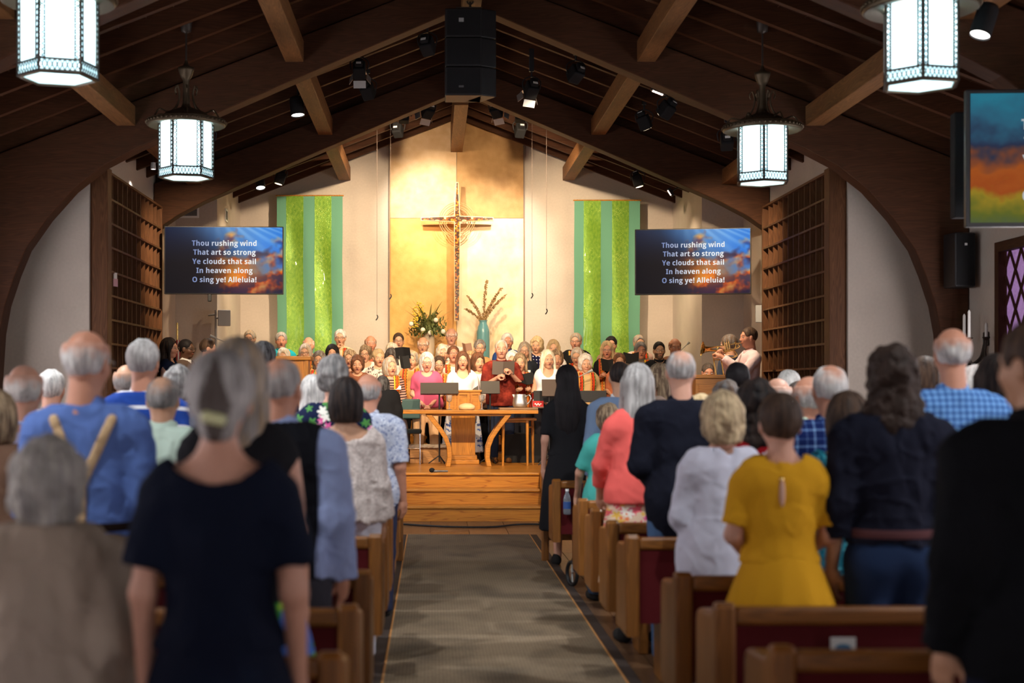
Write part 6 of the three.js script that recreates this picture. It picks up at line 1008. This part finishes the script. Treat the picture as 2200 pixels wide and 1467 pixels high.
// other side of the aisle
cong('woman with long black hair in a black dress by the front pew', 1218, 783, 13.15, { sex: 'f', hair: ['longer', HC.black, HC.black], skin: 'pink', arms: 'down', top: { name: 'dress_top', c: BLK, sleeve: 0.42, hem: 0.95, loose: 0.018 }, low: { c: BLK, skirt: 0.3, spread: 0.06, legs: true } });
cong('dark-haired man in a slate blue suit jacket', 1331, 776, 12.0, { sex: 'm', w: 1.08, hair: ['crop', HC.dbrown, HC.black], skin: 'tan', top: { name: 'jacket', c: hx('#6c7f9c'), sleeve: 1, loose: 0.025, fit: 0.022, hem: 0.78, collar: hx('#d8dade') }, low: { c: hx('#3a4252') } });
cong('child in a teal shirt and jeans leaning on the pew', 1306, 865, 10.95, { sex: 'f', w: 0.92, hs: 0.96, turn: 0.2, hair: ['wavy', HC.sand, HC.brown], top: { c: hx('#4aa8a0'), sleeve: 0.4, loose: 0.022, hem: 0.84 }, low: { c: hx('#3a506e'), jeans: true }, arms: 'pew' });
cong('woman with silver hair in a coral cardigan and floral skirt', 1372, 778, 9.15, { sex: 'f', w: 1.06, hs: 1.04, lean: 0.03, turn: 0.12, hair: ['long', HC.silver, HC.grey], arms: [[0.33, 1.05, 0.12, 0.36, 0.82, 0.34], 'pew'], top: { name: 'cardigan', c: hx('#e0605a', 1.1), sleeve: 0.8, loose: 0.02, fit: 0.016, hem: 0.87, flare: 0.02, wrinkle: 0.006 }, low: { c: [1, 1, 1], map: PR.skirt, skirt: 0.36, spread: 0.05, legs: true } });
cong('tall grey-haired man in a navy blazer and jeans', 1462, 752, 8.37, { sex: 'm', w: 1.02, hs: 1.02, hair: ['thin', HC.silver, HC.grey], skin: 'pink', top: { name: 'blazer', c: hx('#161824'), sleeve: 1, loose: 0.028, fit: 0.026, hem: 0.72, collar: true, wrinkle: 0.008 }, low: { c: hx('#4a6488'), jeans: true }, arms: 'fold' });
cong('woman with wavy blond hair in a loose white blouse', 1551, 838, 6.8, { sex: 'f', w: 0.98, hs: 1.03, hair: ['puffy', HC.pblond, HC.sand], skin: 'pink', top: { name: 'blouse', c: hx('#d4d4e4'), sleeve: 0.97, loose: 0.022, fit: 0.022, hem: 0.68, flare: 0.07, wrinkle: 0.009, neck: [0.1, 0.06, 0, 0.1] }, low: { c: hx('#cfcfdc') }, arms: 'fold' });
cong('woman with short dark hair in a mustard dress with a keyhole back', 1676, 840, 5.9, { sex: 'f', w: 1.0, hs: 1.0, hair: ['short', HC.dbrown, HC.brown], skin: 'pink', arms: 'fold', top: { name: 'dress_top', c: hx('#c8921e', 1.05), sleeve: 0.4, loose: 0.012, bell: 0.01, hem: 0.985, fit: 0.012, wrinkle: 0.006, neck: [0.1, 0.045, 0, 0.1] }, low: { c: hx('#c8921e', 1.05), skirt: 0.3, spread: 0.11, fold: 0.075, legs: true },
  extra: (t, { SH, k, shirtF }) => { const g = new THREE.SphereGeometry(1, 14, 12); g.scale(0.012, 0.055, 0.012); let z = -0.3; while (z < 0 && shirtF(0, SH - 0.1, z) > 0) z += 0.003; g.translate(0.02, SH - 0.085, z - 0.002); obj('keyhole', g, MS(0.55, 0.33, 0.24, 0.7), t); const b = new THREE.SphereGeometry(0.011, 10, 8); b.translate(0.02, SH - 0.03, z + 0.004); obj('neck_button', b, M.brass, t); } });
cong('person with long curly dark hair in a navy shirt and jeans', 1915, 738, 5.9, { sex: 'm', w: 1.0, hs: 1.0, hair: ['curls', HC.dbrown, HC.dbrown], skin: 'tan', top: { c: hx('#181a28'), sleeve: 0.72, loose: 0.026, fit: 0.022, hem: 0.955, collar: true, wrinkle: 0.013 }, low: { c: hx('#20304e'), jeans: true, belt: hx('#5c3a3c') } });
cong('tall man in a black suit at the end of the picture-card pew', 2226, 680, 4.0, { sex: 'm', w: 1.1, hs: 1.0, turn: 0.12, hair: ['short', HC.dbrown, HC.brown], skin: 'tan', head: { yaw: 0.45 }, top: { name: 'suit_jacket', c: hx('#0b0c10'), sleeve: 1, loose: 0.034, fit: 0.034, hem: 0.66, collar: true, wrinkle: 0.008 }, low: { c: hx('#121426') } });
cong('tall balding man in a blue checked shirt', 2045, 705, 6.85, { sex: 'm', w: 1.1, hs: 0.98, hair: ['ring', HC.silver, HC.white], skin: 'red', top: { c: [1, 1, 1], map: PR.check, sleeve: 0.5, fit: 0.024, loose: 0.024, collar: true, hem: 0.86, wrinkle: 0.008 }, low: { c: hx('#30303a') } });
cong('woman with long straight dark hair beside the black suit', 2138, 758, 7.5, { sex: 'f', hair: ['long', HC.dbrown, HC.black], top: { c: hx('#2a2430'), sleeve: 1 }, low: { c: hx('#30303a') } });
cong('woman with pale pinkish hair between the checked shirt and long dark hair', 2095, 783, 8.4, { sex: 'f', hair: ['bob', [0.6, 0.48, 0.44], HC.white], top: { c: hx('#8a7c84'), sleeve: 0.5 }, low: { c: hx('#30303a') } });
cong('person with brown hair between the curly head and checked shirt', 1986, 764, 9.22, { sex: 'f', hair: ['bob', HC.dbrown, HC.brown], top: { c: hx('#3a3438'), sleeve: 0.5 }, low: { c: hx('#30303a') } });
cong('balding man in a navy plaid shirt', 1783, 783, 7.4, { sex: 'm', w: 1.14, hair: ['thin', HC.silver, HC.white], skin: 'red', top: { c: [1, 1, 1], map: PR.plaid, sleeve: 0.5, fit: 0.024, loose: 0.022, collar: true, hem: 0.84 }, low: { c: hx('#30303a') } });
cong('bald man with a pale green collar beside the plaid shirt', 1736, 808, 8.3, { sex: 'm', hair: ['ring', HC.white, HC.silver], skin: 'red', head: { yaw: 0.5 }, top: { c: hx('#c0d2bc'), sleeve: 0.5, collar: true }, low: { c: hx('#30303a') } });
cong('woman with a brown bob in a teal print dress with a low back', 1820, 838, 6.78, { sex: 'f', w: 1.02, hs: 1.02, hair: ['bob', HC.brown, HC.dbrown], skin: 'pink', top: { name: 'dress_top', c: [1, 1, 1], map: PR.teal, sleeve: 0.3, loose: 0.016, hem: 0.96, neck: [0.13, 0.15, -0.02, 0.13] }, low: { c: [1, 1, 1], map: PR.teal, skirt: 0.35, spread: 0.08, legs: true } });
cong('woman with dark curly hair in a red flowered shirt', 1624, 812, 7.45, { sex: 'f', w: 1.0, hair: ['curls', HC.black, HC.dbrown], top: { c: [1, 1, 1], map: PR.red, sleeve: 0.5, neck: [0.11, 0.06, 0, 0.1] }, low: { c: hx('#30303a') } });
cong('man with very short black hair before the organ console', 1584, 777, 11.3, { sex: 'm', hair: ['short', HC.black, HC.black], skin: 'tan', top: { c: hx('#34343e'), sleeve: 1 }, low: { c: hx('#30303a') } });
cong('person with ash brown hair behind the blond waves', 1560, 815, 10.07, { sex: 'f', hair: ['wavy', HC.dgrey, HC.brown], top: { c: hx('#6a5a50'), sleeve: 1 }, low: { c: hx('#30303a') } });
cong('bald pink-headed man behind the dark curls', 1670, 812, 9.25, { sex: 'm', hair: ['ring', HC.white, HC.white], skin: 'pink', top: { c: hx('#8890a8'), sleeve: 1, collar: true }, low: { c: hx('#30303a') } });
cong('white-haired man in front of the organ grille', 1694, 793, 11.4, { sex: 'm', hair: ['short', HC.white, HC.white], top: { c: hx('#707890'), sleeve: 1, collar: true }, low: { c: hx('#30303a') } });
cong('dark-haired person next to the white-haired man by the grille', 1716, 818, 10.9, { sex: 'f', hair: ['bob', HC.brown, HC.dgrey], top: { c: hx('#40383c'), sleeve: 1 }, low: { c: hx('#30303a') } });
cong('person with pale yellow hair between the blazer and the blond waves', 1503, 845, 9.25, { sex: 'f', hair: ['wavy', HC.pblond, HC.blond], top: { c: hx('#7c7460'), sleeve: 1 }, low: { c: hx('#30303a') } });
cong('young woman with long brown hair turned in profile', 1416, 779, 13.15, { sex: 'f', turn: 1.25, hair: ['long', HC.brown, HC.sand], skin: 'pale', top: { c: hx('#b8a090'), sleeve: 0.5 }, low: { c: hx('#30303a') } });

// ------------------------------------------------------------------ singers and players on the platform
const BASE = [PLAT + 0.001, PLAT + 0.101, PLAT + 0.201, PLAT + 0.301], ROW = [20.75, 21.45, 22.25, 23.15];
const placed = [];
function choir(label, px, top, row, o) {                // a free standing place close to the wanted one, on the riser that is there
  const want = ROW[row] + (o.dd ?? 0), cost = (d) => { let c = Math.abs(d - want) * 0.6; for (const [x, e] of placed) { const dx = Math.abs(x - X(px, d)), dd = Math.abs(e - d); if (dx < 0.44 && dd < 0.34) c += (0.44 - dx) * 3 * (0.34 - dd) / 0.34 + 0.15; } return c; };
  let d = want; for (let k = -14; k <= 14; k++) { const e = clamp(want + k * 0.07, 20.35, 23.7); if (cost(e) < cost(d)) d = e; }
  placed.push([X(px, d), d]);
  const b = d < 21.15 ? BASE[0] : d < 21.95 ? BASE[1] : d < 22.8 ? BASE[2] : BASE[3];
  return person({ face: o.turn ?? rr(-0.14, 0.14), skin: 'pale', hs: o.sex === 'm' ? 1.1 : 1.07, group: 'singers on the platform', mouth: rnd() < 0.6 ? 0.5 : 0.2, arms: 'fold', ...o, label, at: [X(px, d), b, d], h: Y(top, d) - b });
}
const W = (c, o = {}) => ({ c: hx(c), sleeve: 0.45, ...o }), BKT = { c: hx('#15151a'), sleeve: 0.95 }, DK = { c: hx('#25252c') };
choir('singer with grey hair and glasses near the niche corner', 537, 708, 3, { sex: 'm', hair: ['short', HC.grey, HC.sand], glasses: 1, skin: 'tan', top: W('#8a7050'), low: DK });
choir('man in a turquoise shirt singing before the green banner', 604, 712, 3, { sex: 'm', mouth: 0.75, hair: ['short', HC.grey, HC.silver], skin: 'red', top: W('#1fa3b8', { collar: true }), low: DK });
choir('bald pink-faced singer before the green banner', 663, 724, 3, { sex: 'm', hair: ['ring', HC.white, HC.white], skin: 'pink', top: BKT, low: DK });
choir('woman with an ash blond bob and an orange stole over black', 656, 737, 2, { sex: 'f', hair: ['bob', HC.sand, HC.silver], glasses: 1, top: BKT, stole: stole(2), low: DK });
choir('white-haired singer peeping over the reading desk', 609, 746, 1, { sex: 'f', hair: ['wavy', HC.white, HC.pblond], top: W('#c0b0a0'), low: DK });
choir('tall grey man in glasses with an orange stole, hand at his mouth', 731, 706, 3, { sex: 'm', hair: ['short', HC.silver, HC.white], glasses: 1, skin: 'pale', top: W('#d8c0a0', { sleeve: 1, collar: true }), stole: stole(1), low: DK, arms: [[0.24, 1.08, 0.12, 0.02, 1.38, 0.19], 'fold'] });
choir('woman with black hair half hidden beneath the tall grey man', 714, 738, 1, { sex: 'f', hair: ['bob', HC.black, HC.black], top: BKT, low: DK, skin: 'tan' });
choir('brown-haired woman in glasses with an orange stole beside the reading desk', 686, 752, 1, { sex: 'f', hair: ['bob', HC.brown, HC.grey], glasses: 2, skin: 'tan', top: W('#c08850'), stole: stole(1), low: DK });
choir('woman in glasses in a brown print dress, mouth wide open', 751, 749, 1, { sex: 'f', mouth: 0.75, hair: ['wavy', HC.brown, HC.sand], glasses: 1, skin: 'tan', tag: [-0.06, 0.16], top: W('#8a5a44', { sleeve: 0.9 }), low: DK });
choir('small brown-haired woman beside the brown print dress', 768, 761, 0, { sex: 'f', dd: 0.35, hair: ['wavy', HC.brown, HC.auburn], skin: 'tan', top: W('#7a4c38', { sleeve: 0.9 }), low: DK });
choir('woman in a white top with brown hair and glasses', 785, 740, 2, { sex: 'f', mouth: 0.75, hair: ['wavy', HC.brown, HC.sand], glasses: 1, top: W('#e4dcd4', { neck: [0.1, 0.09, 0.06, 0.12] }), low: DK });
choir('balding grey man with a violet and orange top', 796, 721, 3, { sex: 'm', hair: ['ring', HC.silver, HC.sand], skin: 'red', top: W('#b06048'), stole: stole(2), low: DK });
choir('woman with short blond hair in a black and pink patterned top', 813, 748, 1, { sex: 'f', mouth: 0.5, hair: ['short', HC.blond, HC.sand], top: { c: [1, 1, 1], map: PR.zig, sleeve: 0.6 }, low: DK, head: { yaw: 0.3 } });
choir('white-haired woman behind the black folder', 842, 735, 2, { sex: 'f', dd: 0.3, hair: ['wavy', HC.white, HC.pblond], top: W('#e0d4c8'), low: DK });
choir('young man with glasses and short brown hair in navy', 856, 714, 3, { sex: 'm', hair: ['crop', HC.dbrown, HC.brown], glasses: 1, skin: 'pale', top: W('#2c3040', { collar: true }), low: DK });
choir('dark-haired singer in glasses reading from a black folder', 841, 747, 1, { sex: 'f', dd: 0.2, hair: ['long', HC.dbrown, HC.dgrey], glasses: 2, skin: 'olive', top: W('#d8d0c8'), low: DK, arms: 'book', head: { pitch: -0.35 } });
choir('woman with a grey-blond bob, zigzag orange stole and striped dress', 838, 766, 0, { sex: 'f', dd: -0.25, hair: ['bob', HC.sand, HC.silver], mouth: 0.6, top: { c: [1, 1, 1], map: PR.rib, sleeve: 0.9, hem: 0.9 }, stole: stole(0, 0.55), tag: [0.1, 0.12], low: { c: hx('#4a3c3c'), skirt: 0.3, legs: true }, head: { yaw: 0.35, pitch: 0.12 }, arms: 'fold' });
choir('grey-haired woman with a pale gold stole behind the pink top', 885, 752, 1, { sex: 'f', hair: ['wavy', HC.grey, HC.blond], top: W('#c89858'), stole: stole(2), low: DK });
choir('bald man in a peach shirt below the flower arrangement', 909, 724, 3, { sex: 'm', hair: ['ring', HC.white, HC.white], glasses: 2, skin: 'pale', top: W('#dcb890', { collar: true }), low: DK });
choir('woman with white shoulder-length hair in a pink T-shirt and cream trousers', 917, 755, 0, { sex: 'f', dd: -0.15, w: 1.14, hs: 1.12, hair: ['bob', HC.white, HC.silver], glasses: 2, skin: 'pink', mouth: 0.4, top: { c: hx('#c4587a'), sleeve: 0.36, hem: 0.86, fit: 0.02, loose: 0.016, neck: [0.08, 0.08, 0.05, 0.1] }, low: { c: hx('#d0a880') }, arms: 'fold' });
choir('tall bald man in a white printed shirt beside the flowers', 970, 705, 3, { sex: 'm', w: 1.1, hair: ['ring', HC.white, HC.white], glasses: 2, skin: 'pink', top: { c: [1, 1, 1], map: PR.aloha, sleeve: 0.5, collar: true }, low: DK, arms: 'book' });
choir('white-haired woman with her mouth open beneath the tall bald man', 951, 738, 2, { sex: 'f', mouth: 0.75, hair: ['wavy', HC.white, HC.pblond], top: W('#d8c8b0'), low: DK });
choir('woman with auburn short hair and glasses, head thrown back', 974, 741, 1, { sex: 'f', dd: 0.25, mouth: 0.75, hair: ['short', HC.auburn, HC.brown], glasses: 2, skin: 'red', top: W('#e0d0c0'), stole: stole(2), low: DK, head: { pitch: 0.2 } });
choir('small woman with short brown hair and a name tag by the pink top', 943, 763, 0, { sex: 'f', dd: 0.3, hair: ['short', HC.dbrown, HC.brown], glasses: 2, skin: 'tan', tag: [0.02, 0.14], top: W('#c8a080'), stole: stole(2), low: DK });
choir('woman with long brown hair in a white blouse and blue floral skirt', 994, 753, 0, { sex: 'f', dd: 0.12, w: 1.08, hair: ['long', HC.brown, HC.auburn], glasses: 2, mouth: 0.6, skin: 'pale', top: { name: 'blouse', c: hx('#e8e4ea'), sleeve: 0.55, loose: 0.022, hem: 0.9, neck: [0.09, 0.13, 0.07, 0.12] }, low: { c: [1, 1, 1], map: PR.blueskirt, skirt: 0.15, spread: 0.1 }, head: { pitch: 0.08 } });
choir('ginger-haired singer hidden behind the white blouse', 1010, 752, 1, { sex: 'f', hair: ['short', HC.auburn, HC.blond], skin: 'tan', top: W('#b89070'), low: DK });
choir('woman with brown fringe in a white top beside the maroon shirt', 1027, 756, 0, { sex: 'f', dd: 0.4, mouth: 0.5, hair: ['bob', HC.brown, HC.auburn], top: W('#ece6e0'), low: DK, head: { yaw: 0.25 } });
choir('woman with short brown hair and glasses before the teal vase', 1031, 728, 2, { sex: 'f', mouth: 0.65, hair: ['short', HC.brown, HC.grey], glasses: 2, skin: 'pale', top: W('#c0905c'), low: DK });
choir('white-haired man in a blue shirt by the panel edge', 1090, 714, 3, { sex: 'm', hair: ['short', HC.white, HC.white], skin: 'red', top: W('#2c4884', { collar: true }), low: DK });
choir('singer with fluffy white hair behind the maroon shirt', 1101, 752, 1, { sex: 'f', hair: ['puffy', HC.white, HC.white], top: W('#c87060'), low: DK });
choir('woman with long light brown hair in a red cardigan', 1117, 757, 0, { sex: 'f', dd: 0.1, mouth: 0.65, hair: ['long', HC.sand, HC.brown], skin: 'pale', top: { name: 'cardigan', c: hx('#a83a2c'), sleeve: 0.95, neck: [0.07, 0.12, 0.07, 0.12] }, stole: stole(2), low: DK, arms: 'book', head: { yaw: -0.2 } });
choir('woman with long grey hair, glasses and a name tag on navy', 1127, 733, 2, { sex: 'f', mouth: 0.5, hair: ['long', HC.grey, HC.sand], glasses: 1, skin: 'pale', tag: [0.05, 0.14], top: W('#22262e', { sleeve: 0.9 }), low: DK });
choir('woman with blond curls in a dotted navy top', 1153, 721, 3, { sex: 'f', hair: ['puffy', HC.blond, HC.pblond], top: { c: [1, 1, 1], map: PR.dots, sleeve: 0.5 }, low: DK, head: { yaw: -0.4 } });
choir('woman with long blond hair in a white flowered top', 1189, 728, 2, { sex: 'f', dd: 0.2, mouth: 0.6, hair: ['long', HC.blond, HC.sand], top: { c: [1, 1, 1], map: PR.whitefloral, sleeve: 0.5 }, low: DK });
choir('woman with very long platinum hair in a white sleeveless top', 1177, 750, 0, { sex: 'f', w: 1.06, dd: 0.0, mouth: 0.3, hair: ['long', [0.7, 0.6, 0.42], [0.74, 0.68, 0.55]], skin: 'pale', top: { name: 'tank_top', c: hx('#e8e6ec'), sleeve: 0, neck: [0.08, 0.13, 0.06, 0.12] }, low: DK, head: { yaw: 0.25 } });
choir('brown-haired singer peeking behind the platinum hair', 1196, 750, 1, { sex: 'f', hair: ['wavy', HC.brown, HC.sand], skin: 'tan', top: W('#e0d8d8'), low: DK });
choir('tall man with glasses and a green striped stole over black', 1237, 714, 3, { sex: 'm', w: 1.08, hair: ['short', HC.sand, HC.grey], glasses: 1, skin: 'pink', mouth: 0.5, top: { c: hx('#15151a'), sleeve: 1 }, stole: stole(1), low: DK, head: { yaw: -0.35 } });
choir('woman with short ash hair in orange beneath the green stole', 1240, 745, 1, { sex: 'f', hair: ['short', HC.sand, HC.silver], glasses: 2, skin: 'tan', top: W('#d0683c'), stole: stole(2), low: DK, head: { yaw: -0.2, pitch: -0.2 } });
choir('elderly woman with set white hair and a red-orange stole', 1258, 758, 0, { sex: 'f', dd: 0.05, mouth: 0, hair: ['puffy', HC.white, [0.62, 0.54, 0.46]], skin: 'pale', top: W('#c8a878', { sleeve: 0.9 }), stole: stole(1), low: DK });
choir('black-haired man behind the blond woman with glasses', 1313, 721, 3, { sex: 'm', hair: ['short', HC.black, HC.black], skin: 'tan', top: W('#8a6a5a'), low: DK });
choir('blond woman in glasses and orange stole holding a black folder', 1304, 731, 2, { sex: 'f', mouth: 0.65, hair: ['long', HC.blond, HC.sand], glasses: 2, skin: 'red', top: BKT, stole: stole(2), tag: [-0.07, 0.2], low: DK, arms: 'book' });
choir('short-haired woman half hidden beside the black folder', 1331, 757, 1, { sex: 'f', hair: ['short', HC.auburn, HC.brown], skin: 'tan', top: W('#b06848'), low: DK });
choir('sandy-haired man at the end of the back row', 1373, 718, 3, { sex: 'm', hair: ['short', HC.sand, HC.grey], skin: 'tan', top: W('#c8a8a0'), stole: stole(1), low: DK });
choir('man with dark grey hair and an orange stole', 1376, 733, 2, { sex: 'm', hair: ['short', HC.dgrey, HC.grey], skin: 'red', top: { c: hx('#6a6058'), sleeve: 0.9, collar: true }, stole: stole(0), low: DK, arms: 'book' });
choir('smiling young man with a black beard and glasses in black', 1416, 733, 1, { sex: 'm', dd: 0.5, w: 1.1, mouth: 0.2, hair: ['crop', HC.black, HC.black], beard: [0.02, 0.016, 0.014], glasses: 1, skin: 'olive', top: { c: hx('#121216'), sleeve: 0.5, collar: true }, low: DK });
choir('balding man with a moustache at the choir end', 1450, 727, 2, { sex: 'm', hair: ['ring', HC.dgrey, HC.brown], skin: 'red', top: W('#8a6048'), low: DK, head: { pitch: -0.15 } });
// the leader
choir('man in a maroon short-sleeved shirt leading with an open black folder', 1077, 729, 0, { sex: 'm', w: 1.08, dd: -0.05, hs: 1.12, mouth: 0.4, hair: ['thin', HC.sand, HC.silver], browc: [0.2, 0.12, 0.08], skin: 'pink', top: { c: [1, 1, 1], map: PR.maroon, sleeve: 0.42, loose: 0.026, fit: 0.024, hem: 0.8, collar: true }, low: { c: hx('#20283c'), jeans: true, shoe: hx('#5a3a20') }, turn: 0.05, arms: [[0.25, 1.08, 0.1, 0.08, 1.2, 0.27], [0.27, 1.1, 0.08, 0.1, 1.27, 0.3]], head: { yaw: -0.05 } });
// speakers seated by the grille and the players
function plat(label, px, top, d, o) { return person({ skin: 'pale', hs: o.sex === 'm' ? 1.08 : 1.04, group: 'people at the platform side', arms: 'fold', ...o, label, at: [X(px, d), PLAT + 0.001, d], h: Y(top, d) - PLAT - 0.001 }); }
plat('woman with dark hair in a sleeveless navy dress with a name tag', 364, 724, 19.0, { sex: 'f', face: 1.35, hair: ['long', HC.dbrown, HC.black], glasses: 2, skin: 'pink', tag: [0.05, 0.16], top: { name: 'dress_top', c: hx('#1c2438'), sleeve: 0, hem: 0.96 }, low: { c: hx('#1c2438'), skirt: 0.4, legs: true } });
plat('man in glasses and a brown-grey suit facing the choir', 400, 728, 19.75, { sex: 'm', face: 1.3, hair: ['crop', HC.black, HC.black], glasses: 1, skin: 'brown', top: { name: 'suit_jacket', c: hx('#5c4c44'), sleeve: 1, fit: 0.022, loose: 0.022, collar: hx('#dcdcdc') }, low: DK });
plat('brown-haired man standing below the boom microphone', 447, 726, 20.45, { sex: 'm', face: 1.7, hair: ['short', HC.dbrown, HC.brown], skin: 'pink', top: { c: hx('#3c3c48'), sleeve: 1 }, low: DK });
plat('trumpeter in a pale pink shirt with rolled cuffs', 1609, 702, 19.1, { sex: 'm', face: -1.4, w: 1.06, hs: 1.1, hair: ['crop', HC.dbrown, HC.brown], skin: 'red', mouth: 0, top: { c: hx('#dcc4c8'), sleeve: 0.95, loose: 0.022, fit: 0.02, hem: 0.9, collar: true, wrinkle: 0.012 }, low: { c: hx('#2a2e40') }, arms: [[0.26, 1.26, 0.16, 0.05, 1.5, 0.36], [0.26, 1.26, 0.16, 0.05, 1.47, 0.4]] });
plat('trombonist with dark grey hair in a slate suit', 1566, 717, 19.6, { sex: 'm', face: -2.2, hair: ['short', HC.dgrey, HC.brown], skin: 'tan', top: { name: 'suit_jacket', c: hx('#3c4454'), sleeve: 1, fit: 0.022, loose: 0.022 }, low: DK, arms: 'book' });
plat('man with cropped hair seated behind the organ console', 1521, 779, 20.3, { sex: 'm', hair: ['crop', HC.dgrey, HC.brown], skin: 'red', head: { pitch: -0.2 }, top: { c: hx('#4a4450'), sleeve: 1 }, low: DK });

// ------------------------------------------------------------------ held things
function folder(label, px, py, d, w, h, open, tilt, yaw, mat = M.blackSoft) {
  const t = thing('music_folder', label, 'folder', [X(px, d), Y(py, d), -d], yaw, 'black music folders');
  for (const s of [-1, 1]) { const g = bx(0, s * w / 2, -h / 2, h / 2, -0.006, 0.002, 0.002); g.rotateY(-s * open); g.rotateX(tilt); obj('cover', g, mat, t); const p = bx(s * 0.006, s * (w / 2 - 0.012), -h / 2 + 0.01, h / 2 - 0.01, -0.012, -0.0065); p.rotateY(-s * open); p.rotateX(tilt); obj('pages', p, M.paper, t); }
  obj('spine', rod([0, -h / 2 * Math.cos(tilt), -h / 2 * Math.sin(tilt)], [0, h / 2 * Math.cos(tilt), h / 2 * Math.sin(tilt)], 0.007), mat, t);
}
folder('large open dark folder held by the man in maroon', 1082, 791, 20.27, 0.32, 0.2, 0.2, -0.3, -0.2, MS(0.04, 0.022, 0.014, 0.6));
folder('open folder held low by the woman in the red cardigan', 1128, 815, 20.5, 0.3, 0.2, 0.35, -0.7, 0.5);
folder('black folder raised behind the zigzag stole', 867, 757, 21.3, 0.24, 0.17, 0.3, 0.35, -0.3);
folder('black folder beside the grey-haired singers', 866, 779, 20.9, 0.2, 0.19, 0.6, -0.3, 0.6);
folder('brown music book held by the tall bald man', 1001, 750, 22.75, 0.2, 0.18, 0.5, -0.3, 0.6, MS(0.25, 0.12, 0.07, 0.6));
folder('black folder held by the blond woman in glasses', 1308, 786, 21.95, 0.3, 0.2, 0.45, -0.4, 0.2);
folder('black folder held by the man with dark grey hair', 1356, 771, 21.9, 0.26, 0.18, 0.45, -0.5, -0.2);
folder('black folder under the green striped stole', 1224, 772, 22.6, 0.2, 0.14, 0.45, -0.5, 0.3);
{
  const d = 19.1, y = Y(741, d), x1 = X(1592, d), x0 = X(1510, d), t = thing('trumpet', 'brass trumpet pointing towards the choir', 'trumpet', [x1, y + 0.03, -d + 0.02]);
  const L = x0 - x1; t.rotation.z = -0.1 * -1.6;
  obj('bell', lathe([[0.008, 0], [0.01, 0.1], [0.02, 0.16], [0.04, 0.2], [0.062, 0.215], [0.055, 0.212], [0.03, 0.19], [0.007, 0.1]], 24).rotateZ(Math.PI / 2).translate(L + 0.215, 0, 0.0), M.brass, t);
  obj('tubing', [rod([0.0, 0, 0], [L + 0.2, 0, 0], 0.0075), tube([[-0.06, 0, 0.0], [-0.03, -0.045, 0.01], [-0.15, -0.07, 0.015], [-0.3, -0.06, 0.015], [-0.33, -0.03, 0.01], [-0.3, 0, 0.0]], 0.0075, 30, 6), tube([[-0.1, 0, 0], [-0.07, 0.02, -0.01], [-0.09, -0.055, -0.01], [-0.28, -0.065, -0.01]], 0.0075, 24, 6)], M.brass, t);
  for (let k = 0; k < 3; k++) obj('valve', [rod([-0.16 - k * 0.03, -0.09, 0], [-0.16 - k * 0.03, 0.04, 0], 0.011), rod([-0.16 - k * 0.03, 0.04, 0], [-0.16 - k * 0.03, 0.07, 0], 0.004)], M.brass, t);
  obj('mouthpiece', lathe([[0.006, 0], [0.008, 0.02], [0.013, 0.035], [0.011, 0.035], [0.004, 0.02]], 14).rotateZ(-Math.PI / 2).translate(0.0, 0, 0), M.chrome, t);
  const b = thing('trombone', 'brass trombone with its slide hanging over the console', 'trombone', [X(1541, 19.15), Y(763, 19.15), -19.15]);
  obj('bell', lathe([[0.01, 0], [0.014, 0.16], [0.03, 0.24], [0.062, 0.29], [0.1, 0.31], [0.095, 0.307], [0.05, 0.275], [0.009, 0.16]], 28).rotateZ(Math.PI / 2 - 0.15).translate(0.1, 0.04, 0.02), M.brass, b);
  obj('slide', [rod([-0.06, 0.02, 0], [-0.02, -0.42, 0.14], 0.009), rod([0.04, 0.02, 0], [0.08, -0.42, 0.14], 0.009), rod([-0.05, -0.06, 0.028], [0.055, -0.06, 0.028], 0.007)], M.brass, b);
  obj('tuning_slide', tube([[0.1, 0.04, 0.02], [0.22, 0.06, 0], [0.26, 0.0, 0], [0.2, -0.03, 0], [0.04, 0.02, 0]], 0.01, 24, 6), M.brass, b);
}
renderer.render(scene, camera);
